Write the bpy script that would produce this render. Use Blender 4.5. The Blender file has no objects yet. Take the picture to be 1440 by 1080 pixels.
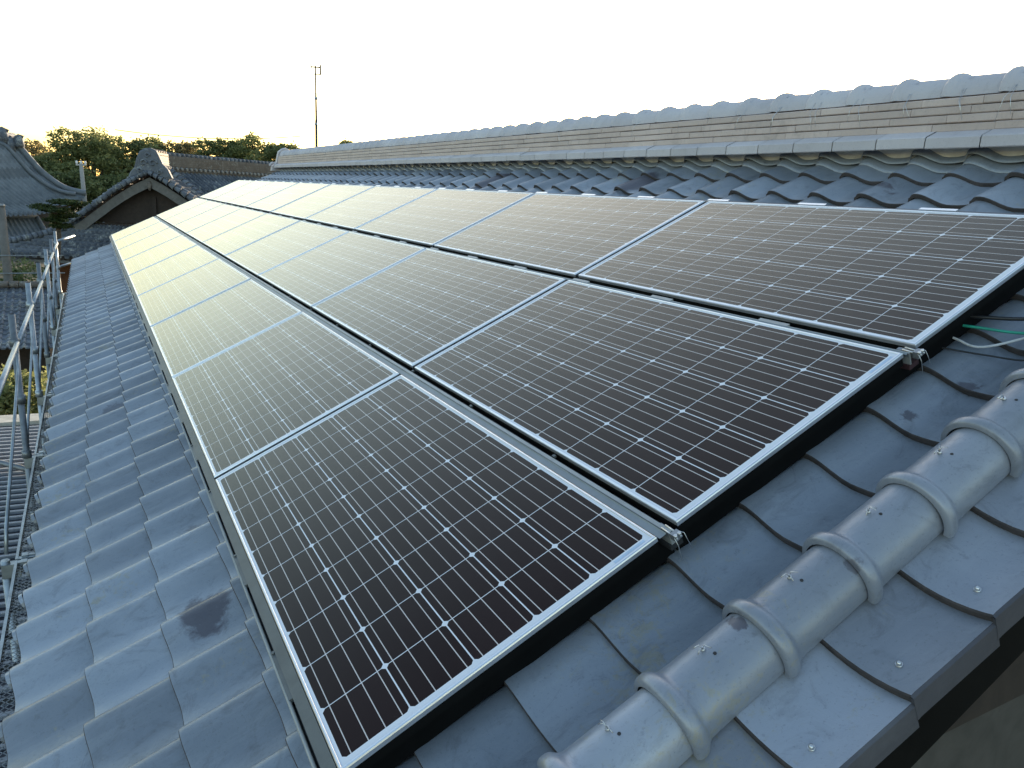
import bpy, math, random
from mathutils import Vector, Matrix
random.seed(7)
scene = bpy.context.scene
col = scene.collection
R = math.radians

# ------------------------------------------------------------------ camera
cam_d = bpy.data.cameras.new('camera')
cam = bpy.data.objects.new('camera', cam_d)
col.objects.link(cam)
CAM = Vector((-0.332186, -1.190491, 1.105329))
M = Matrix(((0.874105, 0.07124, -0.480484, CAM.x),
            (-0.482676, 0.238249, -0.84277, CAM.y),
            (0.054436, 0.968588, 0.242641, CAM.z),
            (0, 0, 0, 1)))
cam.matrix_world = M
cam_d.sensor_width = 36
cam_d.lens = 26.2152
cam_d.clip_start = 0.05
cam_d.clip_end = 5000
scene.camera = cam

# ------------------------------------------------------------------ sky, sun
SUN_EL, SUN_AZ = 6.9, 42.0          # azimuth from +Y (ridge line) towards +X
world = bpy.data.worlds.new("World")
scene.world = world
world.use_nodes = True
wn = world.node_tree
wn.nodes.clear()
sky = wn.nodes.new('ShaderNodeTexSky')
sky.sky_type = 'NISHITA'
sky.sun_disc = False
sky.sun_elevation = R(SUN_EL)
sky.sun_rotation = R(SUN_AZ)
sky.air_density = 1.0
sky.dust_density = 1.2
sky.ozone_density = 1.0
bg = wn.nodes.new('ShaderNodeBackground')
bg.inputs['Strength'].default_value = 0.15
wo = wn.nodes.new('ShaderNodeOutputWorld')
wn.links.new(sky.outputs[0], bg.inputs['Color'])
wn.links.new(bg.outputs[0], wo.inputs['Surface'])

sd = bpy.data.lights.new('sun', 'SUN')
sd.energy = 3.0
sd.angle = R(0.5)
sd.color = (1.0, 0.80, 0.58)
sun = bpy.data.objects.new('sun', sd)
col.objects.link(sun)
sdir = Vector((math.sin(R(SUN_AZ)) * math.cos(R(SUN_EL)), math.cos(R(SUN_AZ)) * math.cos(R(SUN_EL)), math.sin(R(SUN_EL))))
sun.rotation_euler = sdir.to_track_quat('Z', 'Y').to_euler()
sun.location = sdir * 60

vs = scene.view_settings
vs.view_transform = 'Standard'
vs.look = 'None'
vs.gamma = 1
vs.exposure = 1.85

# ------------------------------------------------------------------ frame of the roof
TH = R(26)
CT, ST = math.cos(TH), math.sin(TH)


def W(u, v, h):
    """roof coordinates (along ridge, up slope, above panel face) -> world"""
    return Vector((v * CT - h * ST, u, v * ST + h * CT))


# ------------------------------------------------------------------ mesh helpers
class MB:
    def __init__(s):
        s.v = []; s.f = []; s.uv = {}; s.tint = []; s.sm = []; s.mi = []
        s.t = 0.5; s.m = 0

    def vert(s, p):
        s.v.append(tuple(p)); s.tint.append(s.t); return len(s.v) - 1

    def face(s, ids, smooth=False):
        s.f.append(tuple(ids)); s.sm.append(smooth); s.mi.append(s.m)

    def quad(s, a, b, c, d, smooth=False):
        i = [s.vert(p) for p in (a, b, c, d)]
        s.face(i, smooth)

    def grid(s, rows, smooth=True, closed=False):
        ids = [[s.vert(p) for p in r] for r in rows]
        for i in range(len(ids) - 1):
            n = len(ids[i])
            for j in range(n if closed else n - 1):
                k = (j + 1) % n
                s.face((ids[i][j], ids[i][k], ids[i + 1][k], ids[i + 1][j]), smooth)
        return ids

    def box(s, o, a, b, c):
        """corner o and three edge vectors"""
        o, a, b, c = Vector(o), Vector(a), Vector(b), Vector(c)
        p = [o, o + a, o + a + b, o + b, o + c, o + a + c, o + a + b + c, o + b + c]
        i = [s.vert(q) for q in p]
        for q in ((0, 3, 2, 1), (4, 5, 6, 7), (0, 1, 5, 4), (1, 2, 6, 5), (2, 3, 7, 6), (3, 0, 4, 7)):
            s.face([i[k] for k in q])

    def abox(s, x0, x1, y0, y1, z0, z1, T=lambda x, y, z: (x, y, z)):
        P = lambda x, y, z: Vector(T(x, y, z))
        o = P(x0, y0, z0)
        s.box(o, P(x1, y0, z0) - o, P(x0, y1, z0) - o, P(x0, y0, z1) - o)

    def tube(s, pts, r, n=8, caps=True, smooth=True):
        pts = [Vector(p) for p in pts]
        rr = r if isinstance(r, (list, tuple)) else [r] * len(pts)
        ids = []
        ref = None
        for i, p in enumerate(pts):
            d = (pts[min(i + 1, len(pts) - 1)] - pts[max(i - 1, 0)]).normalized()
            if ref is None:
                ref = Vector((0, 0, 1)) if abs(d.z) < .9 else Vector((1, 0, 0))
            a = d.cross(ref).normalized(); b = a.cross(d).normalized()
            ref = b
            ids.append([s.vert(p + (a * math.cos(2 * math.pi * k / n) + b * math.sin(2 * math.pi * k / n)) * rr[i]) for k in range(n)])
        for i in range(len(ids) - 1):
            for k in range(n):
                s.face((ids[i][k], ids[i][(k + 1) % n], ids[i + 1][(k + 1) % n], ids[i + 1][k]), smooth)
        if caps:
            s.face(ids[0][::-1]); s.face(ids[-1])

    def build(s, name, mat, parent=None, inv=None):
        me = bpy.data.meshes.new(name)
        vv = s.v
        if inv is not None:
            vv = [tuple(inv @ Vector(p)) for p in vv]
        me.from_pydata(vv, [], s.f)
        me.polygons.foreach_set('use_smooth', s.sm)
        at = me.attributes.new('tint', 'FLOAT', 'POINT')
        at.data.foreach_set('value', s.tint)
        if s.uv:
            uvl = me.uv_layers.new(name='UVMap')
            for li, l in enumerate(me.loops):
                uvl.data[li].uv = s.uv.get(l.vertex_index, (0, 0))
        for mt in (mat if isinstance(mat, tuple) else (mat,)):
            me.materials.append(mt)
        me.polygons.foreach_set('material_index', s.mi)
        me.update()
        o = bpy.data.objects.new(name, me)
        col.objects.link(o)
        if parent is not None:
            o.parent = parent
        return o


def empty(name, loc, label=None, cat=None, group=None, rot=(0, 0, 0)):
    o = bpy.data.objects.new(name, None)
    o.empty_display_size = .2
    col.objects.link(o)
    o.location = loc; o.rotation_euler = rot
    tag(o, label, cat, group)
    return o


def tag(o, label=None, cat=None, group=None, kind=None):
    if label: o['label'] = label
    if cat: o['category'] = cat
    if group: o['group'] = group
    if kind: o['kind'] = kind
    return o


def part(mb, name, mat, root, label=None):
    """mesh given in world coordinates, child of a thing whose origin is elsewhere"""
    par = root
    loc = Matrix.Identity(4)
    chain = []
    while par is not None:
        chain.append(par); par = par.parent
    for p in reversed(chain):
        loc = loc @ p.matrix_basis
    o = mb.build(name, mat, root, loc.inverted())
    if label: o['label'] = label
    return o


def thing(mb, name, mat, label, cat, group=None, kind=None):
    o = mb.build(name, mat)
    return tag(o, label, cat, group, kind)


# ------------------------------------------------------------------ materials
def newmat(name):
    m = bpy.data.materials.new(name)
    m.use_nodes = True
    nt = m.node_tree
    b = nt.nodes['Principled BSDF']
    return m, nt, b


def node(nt, t, **k):
    n = nt.nodes.new(t)
    for a, v in k.items():
        setattr(n, a, v)
    return n


def mth(nt, op, a, b=None, c=None):
    n = nt.nodes.new('ShaderNodeMath'); n.operation = op
    for i, x in enumerate((a, b, c)):
        if x is None: continue
        if isinstance(x, (int, float)): n.inputs[i].default_value = x
        else: nt.links.new(x, n.inputs[i])
    return n.outputs[0]


def ramp(nt, fac, stops):
    r = nt.nodes.new('ShaderNodeValToRGB')
    e = r.color_ramp.elements
    while len(e) < len(stops): e.new(0.5)
    for i, (p, c) in enumerate(stops):
        e[i].position = p
        e[i].color = (*c, 1) if len(c) == 3 else c
    nt.links.new(fac, r.inputs[0])
    return r.outputs[0]


def noise(nt, vec, scale, detail=4, rough=.55, dist=0):
    n = nt.nodes.new('ShaderNodeTexNoise')
    n.inputs['Scale'].default_value = scale; n.inputs['Detail'].default_value = detail
    n.inputs['Roughness'].default_value = rough; n.inputs['Distortion'].default_value = dist
    if vec is not None: nt.links.new(vec, n.inputs['Vector'])
    return n.outputs['Fac']


def mix(nt, fac, a, b, mode='MIX'):
    n = nt.nodes.new('ShaderNodeMix'); n.data_type = 'RGBA'; n.blend_type = mode
    for i, x in ((0, fac), (6, a), (7, b)):
        if isinstance(x, (int, float)): n.inputs[i].default_value = x
        elif isinstance(x, tuple): n.inputs[i].default_value = (*x, 1) if len(x) == 3 else x
        else: nt.links.new(x, n.inputs[i])
    return n.outputs[2]


def tile_mat(name, c_lo, c_hi, rough=(.38, .6), stains=(), smudge=.5, dirt=(.05, .05, .05), scale=1.0, bump=.15, spec=.6, metal=0.0, lichen=0.0, specks=False, tv_=.44):
    m, nt, b = newmat(name)
    geo = node(nt, 'ShaderNodeNewGeometry')
    pos = geo.outputs['Position']
    att = node(nt, 'ShaderNodeAttribute', attribute_name='tint')
    n1 = noise(nt, pos, 3.1 * scale, 5, .6, .4)
    n2 = noise(nt, pos, 17 * scale, 6, .65, 1.2)
    base = mix(nt, ramp(nt, n1, [(.3, (0, 0, 0)), (.7, (1, 1, 1))]), c_lo, c_hi)
    tv = mth(nt, 'ADD', mth(nt, 'MULTIPLY', att.outputs['Fac'], tv_), .98 - tv_ / 2)
    tc = node(nt, 'ShaderNodeCombineColor')
    for i in range(3): nt.links.new(tv, tc.inputs[i])
    base = mix(nt, 1.0, base, tc.outputs[0], 'MULTIPLY')
    # smudges and water marks
    mp = node(nt, 'ShaderNodeMapping')
    mp.inputs['Rotation'].default_value = (0, 0, .5)
    mp.inputs['Scale'].default_value = (2.4, 4.2, 3)
    nt.links.new(pos, mp.inputs[0])
    sm = noise(nt, mp.outputs[0], 2.1 * scale, 8, .72, 1.5)
    smf = ramp(nt, sm, [(.53, (0, 0, 0)), (.75, (1, 1, 1))])
    smf2 = mth(nt, 'MULTIPLY', smf, smudge)
    base = mix(nt, smf2, base, dirt)
    mp2 = node(nt, 'ShaderNodeMapping')
    mp2.inputs['Rotation'].default_value = (0, R(26), 0)
    mp2.inputs['Scale'].default_value = (3.5, 42, 3.5)
    nt.links.new(pos, mp2.inputs[0])
    st2 = ramp(nt, noise(nt, mp2.outputs[0], .8 * scale, 6, .7, .3), [(.50, (0, 0, 0)), (.72, (1, 1, 1))])
    base = mix(nt, mth(nt, 'MULTIPLY', st2, smudge * .28), base, (.50, .52, .54))
    fine = ramp(nt, noise(nt, pos, 140 * scale, 3, .7), [(.33, (1, 1, 1)), (.40, (0, 0, 0))])
    base = mix(nt, mth(nt, 'MULTIPLY', fine, .22), base, dirt)
    if lichen > 0:
        lf = ramp(nt, noise(nt, pos, 9 * scale, 7, .75, .6), [(.55, (0, 0, 0)), (.62, (1, 1, 1))])
        base = mix(nt, mth(nt, 'MULTIPLY', lf, lichen), base, (.42, .43, .40))
        lf = ramp(nt, noise(nt, pos, 5 * scale, 7, .75, .9), [(.52, (0, 0, 0)), (.66, (1, 1, 1))])
        base = mix(nt, mth(nt, 'MULTIPLY', lf, lichen * .9), base, (.03, .028, .03))
    elif specks:
        lf = ramp(nt, mth(nt, 'MULTIPLY', noise(nt, pos, 38, 6, .75, .6), noise(nt, pos, 2.3, 3, .6)), [(.33, (0, 0, 0)), (.40, (1, 1, 1))])
        base = mix(nt, mth(nt, 'MULTIPLY', lf, .40), base, (.34, .30, .17))
        lf = ramp(nt, noise(nt, pos, 5.5, 9, .80, 2.2), [(.56, (0, 0, 0)), (.64, (1, 1, 1))])
        base = mix(nt, mth(nt, 'MULTIPLY', lf, .30), base, (.10, .10, .115))
    for (p, rad, sq, colr, st) in stains:
        d = node(nt, 'ShaderNodeVectorMath', operation='SUBTRACT')
        nt.links.new(pos, d.inputs[0]); d.inputs[1].default_value = p
        s_ = node(nt, 'ShaderNodeVectorMath', operation='MULTIPLY')
        nt.links.new(d.outputs[0], s_.inputs[0]); s_.inputs[1].default_value = sq
        l = node(nt, 'ShaderNodeVectorMath', operation='LENGTH')
        nt.links.new(s_.outputs[0], l.inputs[0])
        nn = noise(nt, pos, .65 / rad, 6, .68, .5)
        q = mth(nt, 'ADD', l.outputs['Value'], mth(nt, 'MULTIPLY', mth(nt, 'SUBTRACT', nn, .5), rad * 2.4))
        fz = ramp(nt, mth(nt, 'DIVIDE', q, rad), [(.72, (1, 1, 1)), (1.0, (0, 0, 0))])
        base = mix(nt, mth(nt, 'MULTIPLY', fz, st), base, colr)
    nt.links.new(base, b.inputs['Base Color'])
    rr = mth(nt, 'ADD', mth(nt, 'MULTIPLY', n2, rough[1] - rough[0]), rough[0])
    nt.links.new(mth(nt, 'ADD', rr, mth(nt, 'MULTIPLY', smf2, .15)), b.inputs['Roughness'])
    b.inputs['Specular IOR Level'].default_value = spec
    b.inputs['Metallic'].default_value = metal
    bp = node(nt, 'ShaderNodeBump')
    bp.inputs['Strength'].default_value = bump; bp.inputs['Distance'].default_value = .01
    nt.links.new(n2, bp.inputs['Height'])
    nt.links.new(bp.outputs[0], b.inputs['Normal'])
    return m


def plain(name, c, rough=.6, metal=0, var=.25, scale=6, spec=.5, bump=0):
    m, nt, b = newmat(name)
    geo = node(nt, 'ShaderNodeNewGeometry')
    n = noise(nt, geo.outputs['Position'], scale, 6, .65, .5)
    lo = tuple(x * (1 - var) for x in c); hi = tuple(min(1, x * (1 + var)) for x in c)
    nt.links.new(mix(nt, ramp(nt, n, [(.3, (0, 0, 0)), (.7, (1, 1, 1))]), lo, hi), b.inputs['Base Color'])
    b.inputs['Roughness'].default_value = rough
    b.inputs['Metallic'].default_value = metal
    b.inputs['Specular IOR Level'].default_value = spec
    if bump:
        bp = node(nt, 'ShaderNodeBump'); bp.inputs['Strength'].default_value = bump
        bp.inputs['Distance'].default_value = .01
        nt.links.new(noise(nt, geo.outputs['Position'], scale * 8, 5, .7), bp.inputs['Height'])
        nt.links.new(bp.outputs[0], b.inputs['Normal'])
    return m


MU, MV, PC, LM, WM = .024, .0145, .159, 1.638, .824


def cell_mat():
    m, nt, b = newmat('solar_cells_under_glass')
    uv = node(nt, 'ShaderNodeUVMap'); uv.uv_map = 'UVMap'
    sp = node(nt, 'ShaderNodeSeparateXYZ'); nt.links.new(uv.outputs[0], sp.inputs[0])
    U, V = sp.outputs[0], sp.outputs[1]
    a = mth(nt, 'DIVIDE', mth(nt, 'SUBTRACT', U, MU), PC)
    c = mth(nt, 'DIVIDE', mth(nt, 'SUBTRACT', V, MV), PC)

    def edge(x):
        f = mth(nt, 'FRACT', x)
        return f, mth(nt, 'MULTIPLY', mth(nt, 'MINIMUM', f, mth(nt, 'SUBTRACT', 1.0, f)), PC)
    fa, da = edge(a); fc, dc = edge(c)
    gap = mth(nt, 'MAXIMUM', mth(nt, 'LESS_THAN', da, .0012), mth(nt, 'LESS_THAN', dc, .0016))
    dia = mth(nt, 'LESS_THAN', mth(nt, 'ADD', da, dc), .0105)
    out = mth(nt, 'MAXIMUM', mth(nt, 'GREATER_THAN', mth(nt, 'ABSOLUTE', mth(nt, 'SUBTRACT', a, 5.0)), 4.995),
              mth(nt, 'GREATER_THAN', mth(nt, 'ABSOLUTE', mth(nt, 'SUBTRACT', c, 2.5)), 2.495))
    white = mth(nt, 'MINIMUM', mth(nt, 'ADD', mth(nt, 'ADD', gap, dia), out), 1.0)
    f4 = mth(nt, 'FRACT', mth(nt, 'MULTIPLY', fc, 4.0))
    bus = mth(nt, 'LESS_THAN', mth(nt, 'MULTIPLY', mth(nt, 'ABSOLUTE', mth(nt, 'SUBTRACT', f4, .5)), PC / 4), .0011)
    # fine fingers darken nothing, only a faint grain on the silicon
    geo = node(nt, 'ShaderNodeNewGeometry')
    oi = node(nt, 'ShaderNodeObjectInfo')
    cellid = node(nt, 'ShaderNodeTexWhiteNoise', noise_dimensions='3D')
    cv = node(nt, 'ShaderNodeCombineXYZ')
    nt.links.new(mth(nt, 'FLOOR', a), cv.inputs[0]); nt.links.new(mth(nt, 'FLOOR', c), cv.inputs[1]); nt.links.new(oi.outputs['Random'], cv.inputs[2])
    nt.links.new(cv.outputs[0], cellid.inputs['Vector'])
    silicon = mix(nt, cellid.outputs['Value'], (.0120, .0040, .0060), (.0150, .0056, .0078))
    silicon = mix(nt, bus, silicon, (.62, .57, .56))
    base = mix(nt, white, silicon, (.72, .74, .80))
    dust = noise(nt, geo.outputs['Position'], 2.3, 6, .7, .8)
    base = mix(nt, mth(nt, 'MULTIPLY', ramp(nt, dust, [(.35, (0, 0, 0)), (.8, (1, 1, 1))]), .012), base, (.35, .33, .30))
    sme = ramp(nt, noise(nt, geo.outputs['Position'], 11, 7, .75, 1.6), [(.66, (0, 0, 0)), (.78, (1, 1, 1))])
    base = mix(nt, mth(nt, 'MULTIPLY', sme, .10), base, (.4, .42, .42))
    nt.links.new(base, b.inputs['Base Color'])
    b.inputs['Roughness'].default_value = .55
    b.inputs['Specular IOR Level'].default_value = .05
    rr = noise(nt, geo.outputs['Position'], 3.3, 4, .6)
    oi2 = mth(nt, 'MULTIPLY', oi.outputs['Random'], .02)
    rr = mth(nt, 'ADD', rr, oi2)
    gl_ = node(nt, 'ShaderNodeBsdfGlossy')
    gl_.inputs['Color'].default_value = (1, .95, .82, 1)
    nt.links.new(mth(nt, 'ADD', mth(nt, 'MULTIPLY', rr, .06), .19), gl_.inputs['Roughness'])
    lw = node(nt, 'ShaderNodeLayerWeight'); lw.inputs['Blend'].default_value = .5
    fz = mth(nt, 'MINIMUM', mth(nt, 'ADD', mth(nt, 'MULTIPLY', mth(nt, 'POWER', lw.outputs['Facing'], 3.9), .79), .0008), 1.0)
    ms_ = node(nt, 'ShaderNodeMixShader')
    nt.links.new(fz, ms_.inputs[0]); nt.links.new(b.outputs[0], ms_.inputs[1]); nt.links.new(gl_.outputs[0], ms_.inputs[2])
    nt.links.new(ms_.outputs[0], nt.nodes['Material Output'].inputs['Surface'])
    return m


STAIN = (.055, .045, .06)
m_tile = tile_mat('silver_roof_tile', (.210, .242, .290), (.284, .316, .370), smudge=.45, rough=(.25, .46), metal=.2, specks=True, stains=[
    (tuple(W(1.12, -.19, -.16)), .10, (1.1, .8, 1), STAIN, .75),
    (tuple(W(1.75, -.16, -.16)), .04, (1, 1, 1), STAIN, .45),
    (tuple(W(3.9, -.37, -.16)), .06, (.7, .7, 1), STAIN, .5),
    (tuple(W(4.35, -.50, -.15)), .045, (1, 1, 1), STAIN, .85),
    (tuple(W(4.65, -.25, -.15)), .06, (.7, 1.3, 1), STAIN, .7),
    (tuple(W(-.03, 1.66, -.17)), .03, (1, 1, 1), STAIN, .7),
    (tuple(W(-.07, 1.86, -.17)), .03, (1, 1, 1), STAIN, .7),
    (tuple(W(1.12, 3.12, -.16)), .055, (1, .5, 1), STAIN, .75),
    (tuple(W(5.0, 3.13, -.16)), .12, (.4, 1, 1), STAIN, .8),
    (tuple(W(2.9, 3.15, -.16)), .12, (.4, 1, 1), STAIN, .8)])
m_trim = tile_mat('silver_trim_tile', (.245, .268, .318), (.312, .335, .385), smudge=.38, rough=(.26, .48), metal=.2, specks=True, stains=[
    (tuple(W(-.26, .80, -.04)), .022, (1.3, .7, 1), STAIN, .75), (tuple(W(-.33, 1.07, -.06)), .02, (1, 1, 1), STAIN, .5)])
m_clayshade = plain('shaded_clay_edge', (.055, .047, .047), .85, 0, .35, 20)  # raw clay edge, with the shade on these downslope faces put into its colour
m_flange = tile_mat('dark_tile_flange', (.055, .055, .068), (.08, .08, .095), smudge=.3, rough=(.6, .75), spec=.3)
m_cap = tile_mat('pale_ridge_cap_tile', (.50, .47, .495), (.57, .54, .56), smudge=.16, rough=(.5, .66), spec=.4, tv_=.12)
m_noshi = tile_mat('beige_grey_ridge_tile', (.50, .40, .36), (.60, .49, .445), smudge=.3, rough=(.45, .62), spec=.5, tv_=.16)
m_plaster = plain('white_plaster', (.72, .69, .64), .85)
m_cell = cell_mat()
m_alu = plain('aluminium_frame', (.80, .82, .86), .32, .85, .04, 20)
m_aludark = plain('dark_aluminium', (.30, .31, .33), .45, .7, .1)  # darker aluminium for the clamp bodies
m_gapshade = plain('column_gap_shade', (.022, .026, .034), .8, 0, .1, spec=.1)  # near-black colour standing in for shade between panel columns
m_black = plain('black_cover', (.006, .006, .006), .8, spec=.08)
m_rail = plain('rail_metal', (.34, .35, .35), .45, .3, .12, 15)
m_railgrey = plain('grey_cover_strip', (.125, .135, .14), .5, .4, .15, 12)
m_railblue = plain('blue_grey_cover_strip', (.20, .23, .255), .45, .3, .1, 12)
m_redseal = plain('dark_red_brown_gasket', (.05, .02, .022), .6)
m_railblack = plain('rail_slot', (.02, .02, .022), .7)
m_galv = plain('galvanised_steel', (.36, .40, .43), .45, .7, .28, 9)
m_galvd = plain('dark_weathered_steel', (.20, .22, .24), .5, .6, .3, 7)
m_steel = plain('steel_wire', (.6, .6, .6), .35, .9, .1)
m_wood = plain('brown_weathered_wood', (.075, .05, .038), .8, 0, .35, 5)
m_darkwood = plain('dark_wood', (.030, .021, .017), .85, 0, .3, 5)
m_greywood = plain('grey_bargeboard', (.12, .115, .11), .8, 0, .3, 3)
m_redwall = plain('red_brown_wall', (.17, .065, .03), .85, 0, .3, 2)
m_wall = plain('dark_eave_wall', (.06, .055, .05), .85)
m_oldtile = tile_mat('old_mossy_tile', (.075, .085, .105), (.14, .158, .19), smudge=.45, lichen=.6, scale=.22, rough=(.55, .8), spec=.3)
m_fartile = tile_mat('distant_blue_grey_tile', (.10, .12, .145), (.16, .185, .215), smudge=.2, scale=.4, rough=(.55, .75), spec=.35)
m_footpale = plain('pale_ridge_foot', (.26, .25, .24), .8)
m_farcap = tile_mat('distant_ridge_tile', (.10, .085, .075), (.15, .13, .115), smudge=.4, scale=.5, lichen=.35, rough=(.6, .8), spec=.3)

# ------------------------------------------------------------------ ground
def gsheet():
    mb = MB()
    n = 24
    S = 3000
    rows = []
    for i in range(n + 1):
        rows.append([(-S + 2 * S * j / n, -S + 2 * S * i / n, -7.0) for j in range(n + 1)])
    mb.grid(rows, False)
    m, nt, b = newmat('dry_garden_ground')
    geo = node(nt, 'ShaderNodeNewGeometry')
    n1 = noise(nt, geo.outputs['Position'], .25, 8, .7, .5)
    nt.links.new(ramp(nt, n1, [(.3, (.035, .045, .018)), (.55, (.09, .08, .05)), (.75, (.14, .12, .09))]), b.inputs['Base Color'])
    b.inputs['Roughness'].default_value = .95
    o = mb.build('ground', m)
    tag(o, kind='structure')
gsheet()

# ------------------------------------------------------------------ the tiled house we stand on
VK = [-.787, -.547, -.310, -.080, .150, .385, .627, .872, 1.120, 1.367, 1.613, 1.850, 2.080, 2.305, 2.535, 2.768, 3.000, 3.238, 3.47]
TW = .265
UC0 = .055          # phase of the roll crests
U_END = 15.02
HB = -.140          # height of roll crests under the panel faces


def prof(s):
    """tile section: s=0 at the roll crest, growing to the right (towards the camera side), one tile = 1"""
    # roll around 0, pan about .55
    if s < 0:
        return -.018 * (s / .12) ** 2 if s > -.12 else -.018
    k = .5 - .5 * math.cos(math.pi * min(1, s / .54))
    z = -.045 * k
    if s > .62:
        z += .010 * ((s - .62) / .3) ** 2
    return z


def roof_tiles():
    mb = MB()
    rnd = random.Random(3)
    ss = [-.13, -.11, -.07, -.03, .03, .09, .16, .24, .32, .41, .50, .60, .70, .80, .885]
    ncol = int((U_END - UC0) / TW)
    for k in range(len(VK) - 1):
        v0, v1 = VK[k], VK[k + 1]
        for j in range(-1, ncol + 1):
            uc = UC0 + TW * j
            mb.t = rnd.random()
            dh = rnd.uniform(-.003, .003); dv = rnd.uniform(-.0035, .0035); sk = rnd.uniform(-.004, .004); tl = rnd.uniform(-.003, .003)
            s_list = ss
            if j == -1:
                s_list = [s for s in ss if s < .3]
            if uc + .03 > U_END: continue
            fr, fr2, mid, bk, lip, lip2, und = [], [], [], [], [], [], []
            for s in s_list:
                u = uc - s * TW
                z = HB + prof(s) + dh + tl * s
                rnd_edge = -.0035 * (1 if s < -.10 else 0)
                vf = v0 + dv + sk * (s - .4)
                # leading edge rounded: three loops
                und.append(W(u, vf + .06, z + .003 + rnd_edge))
                lip2.append(W(u, vf + .001, z + .022 - .0185 + rnd_edge))
                lip.append(W(u, vf, z + .022 - .0025 + rnd_edge))
                fr.append(W(u, vf + .0025, z + .022 + rnd_edge))
                fr2.append(W(u, vf + .012, z + .0225 + rnd_edge))
                mid.append(W(u, vf + .12, z + .012 + rnd_edge))
                bk.append(W(u, v1 + .03, z - .001 + rnd_edge))
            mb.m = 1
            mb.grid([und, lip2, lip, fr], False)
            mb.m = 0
            mb.grid([fr, fr2, mid, bk], True)
            # side of roll (far side) drop
            mb.grid([[lip2[0], fr[0], mid[0], bk[0]],
                     [p - Vector((0, 0, .02)) for p in (lip2[0], fr[0], mid[0], bk[0])]], False)
            if k == 0:
                # eave tile: drooping lip and round end disc under the roll
                a = [W(uc - s * TW, v0 + .006, HB + prof(s) + .004 + dh) for s in s_list]
                b = [W(uc - s * TW, v0 + .010, HB + prof(s) - .032 + dh) for s in s_list]
                mb.grid([b, a], False)
                c0 = W(uc + .0, v0 - .004, HB - .020 + dh)
                n = 14
                up = W(0, 0, 1) - W(0, 0, 0); ax = Vector((0, 1, 0)); outv = W(0, -1, 0)
                r1 = [c0 + ax * math.cos(2 * math.pi * q / n) * .036 + up * math.sin(2 * math.pi * q / n) * .036 for q in range(n)]
                r2 = [p + outv * .014 for p in r1]
                r3 = [c0 + (p - c0) * .8 + outv * .014 for p in r1]
                r4 = [c0 + (p - c0) * .75 + outv * .010 for p in r1]
                ids = mb.grid([r1, r2, r3, r4], False, True)
                mb.face(ids[3])
    return mb


house = empty('tiled_house', (0, 0, -7), 'silver grey Japanese tiled house roof carrying the solar panels, filling the foreground', 'house')
roof = part(roof_tiles(), 'tile_roof', (m_tile, m_clayshade), house)

# boarding under the tiles, back slope, walls
mb = MB()
mb.box(W(-.50, -.74, -.235), W(U_END + .45, 0, 0), W(0, 4.28, 0), W(0, 0, -.05))
back0 = W(0, 3.545, -.235)
mb.box((back0.x, -.50, back0.z), (0, U_END + .45, 0), (4.0, 0, -4.0 * math.tan(TH)), (0, 0, -.05))
part(mb, 'roof_boarding', m_darkwood, house)
mb = MB()
o0 = W(0, -.45, -.30)
mb.box((o0.x, .02, -7), (0, U_END - .4, 0), (6.6, 0, 0), (0, 0, 6.42))
part(mb, 'wall', m_wall, house)
# gable wall under the verge
mb = MB()
i = [mb.vert(p) for p in ((o0.x, -.02, -.62), (6.2, -.02, -.62), (3.17, -.02, 1.18))]
mb.face(i)
part(mb, 'gable_wall', m_darkwood, house)
mb = MB()
mb.box(W(-.52, -.74, -.24), W(.035, 0, 0), W(0, 4.2, 0), W(0, 0, -.13))
part(mb, 'bargeboard', m_black, house)
# fascia + soffit at the eave
mb = MB()
mb.box(W(-.5, -.745, -.245), W(U_END + .4, 0, 0), W(0, .03, 0), W(0, 0, -.13))
part(mb, 'eave_fascia', m_wood, house)

# back slope tiles (beyond the ridge, seen only from elsewhere)
mb = MB()
rows = []
x0, z0 = 3.47, 1.42
for r_ in range(17):
    for (d, l) in ((0, .02), (.236, 0)):
        t = r_ * .236 + d
        row = []
        for j in range(int((U_END + .3) / TW * 4) + 1):
            u = -.3 + j * TW / 4
            row.append((x0 + t * CT, u, z0 - t * ST + l + .02 * math.cos(2 * math.pi * j / 4)))
        rows.append(row)
mb.grid(rows, True)
part(mb, 'back_slope_tiles', m_tile, house)

# verge (gable edge) tiles, each its own part
UV_IN, UV_OUT = -.235, -.540


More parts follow.
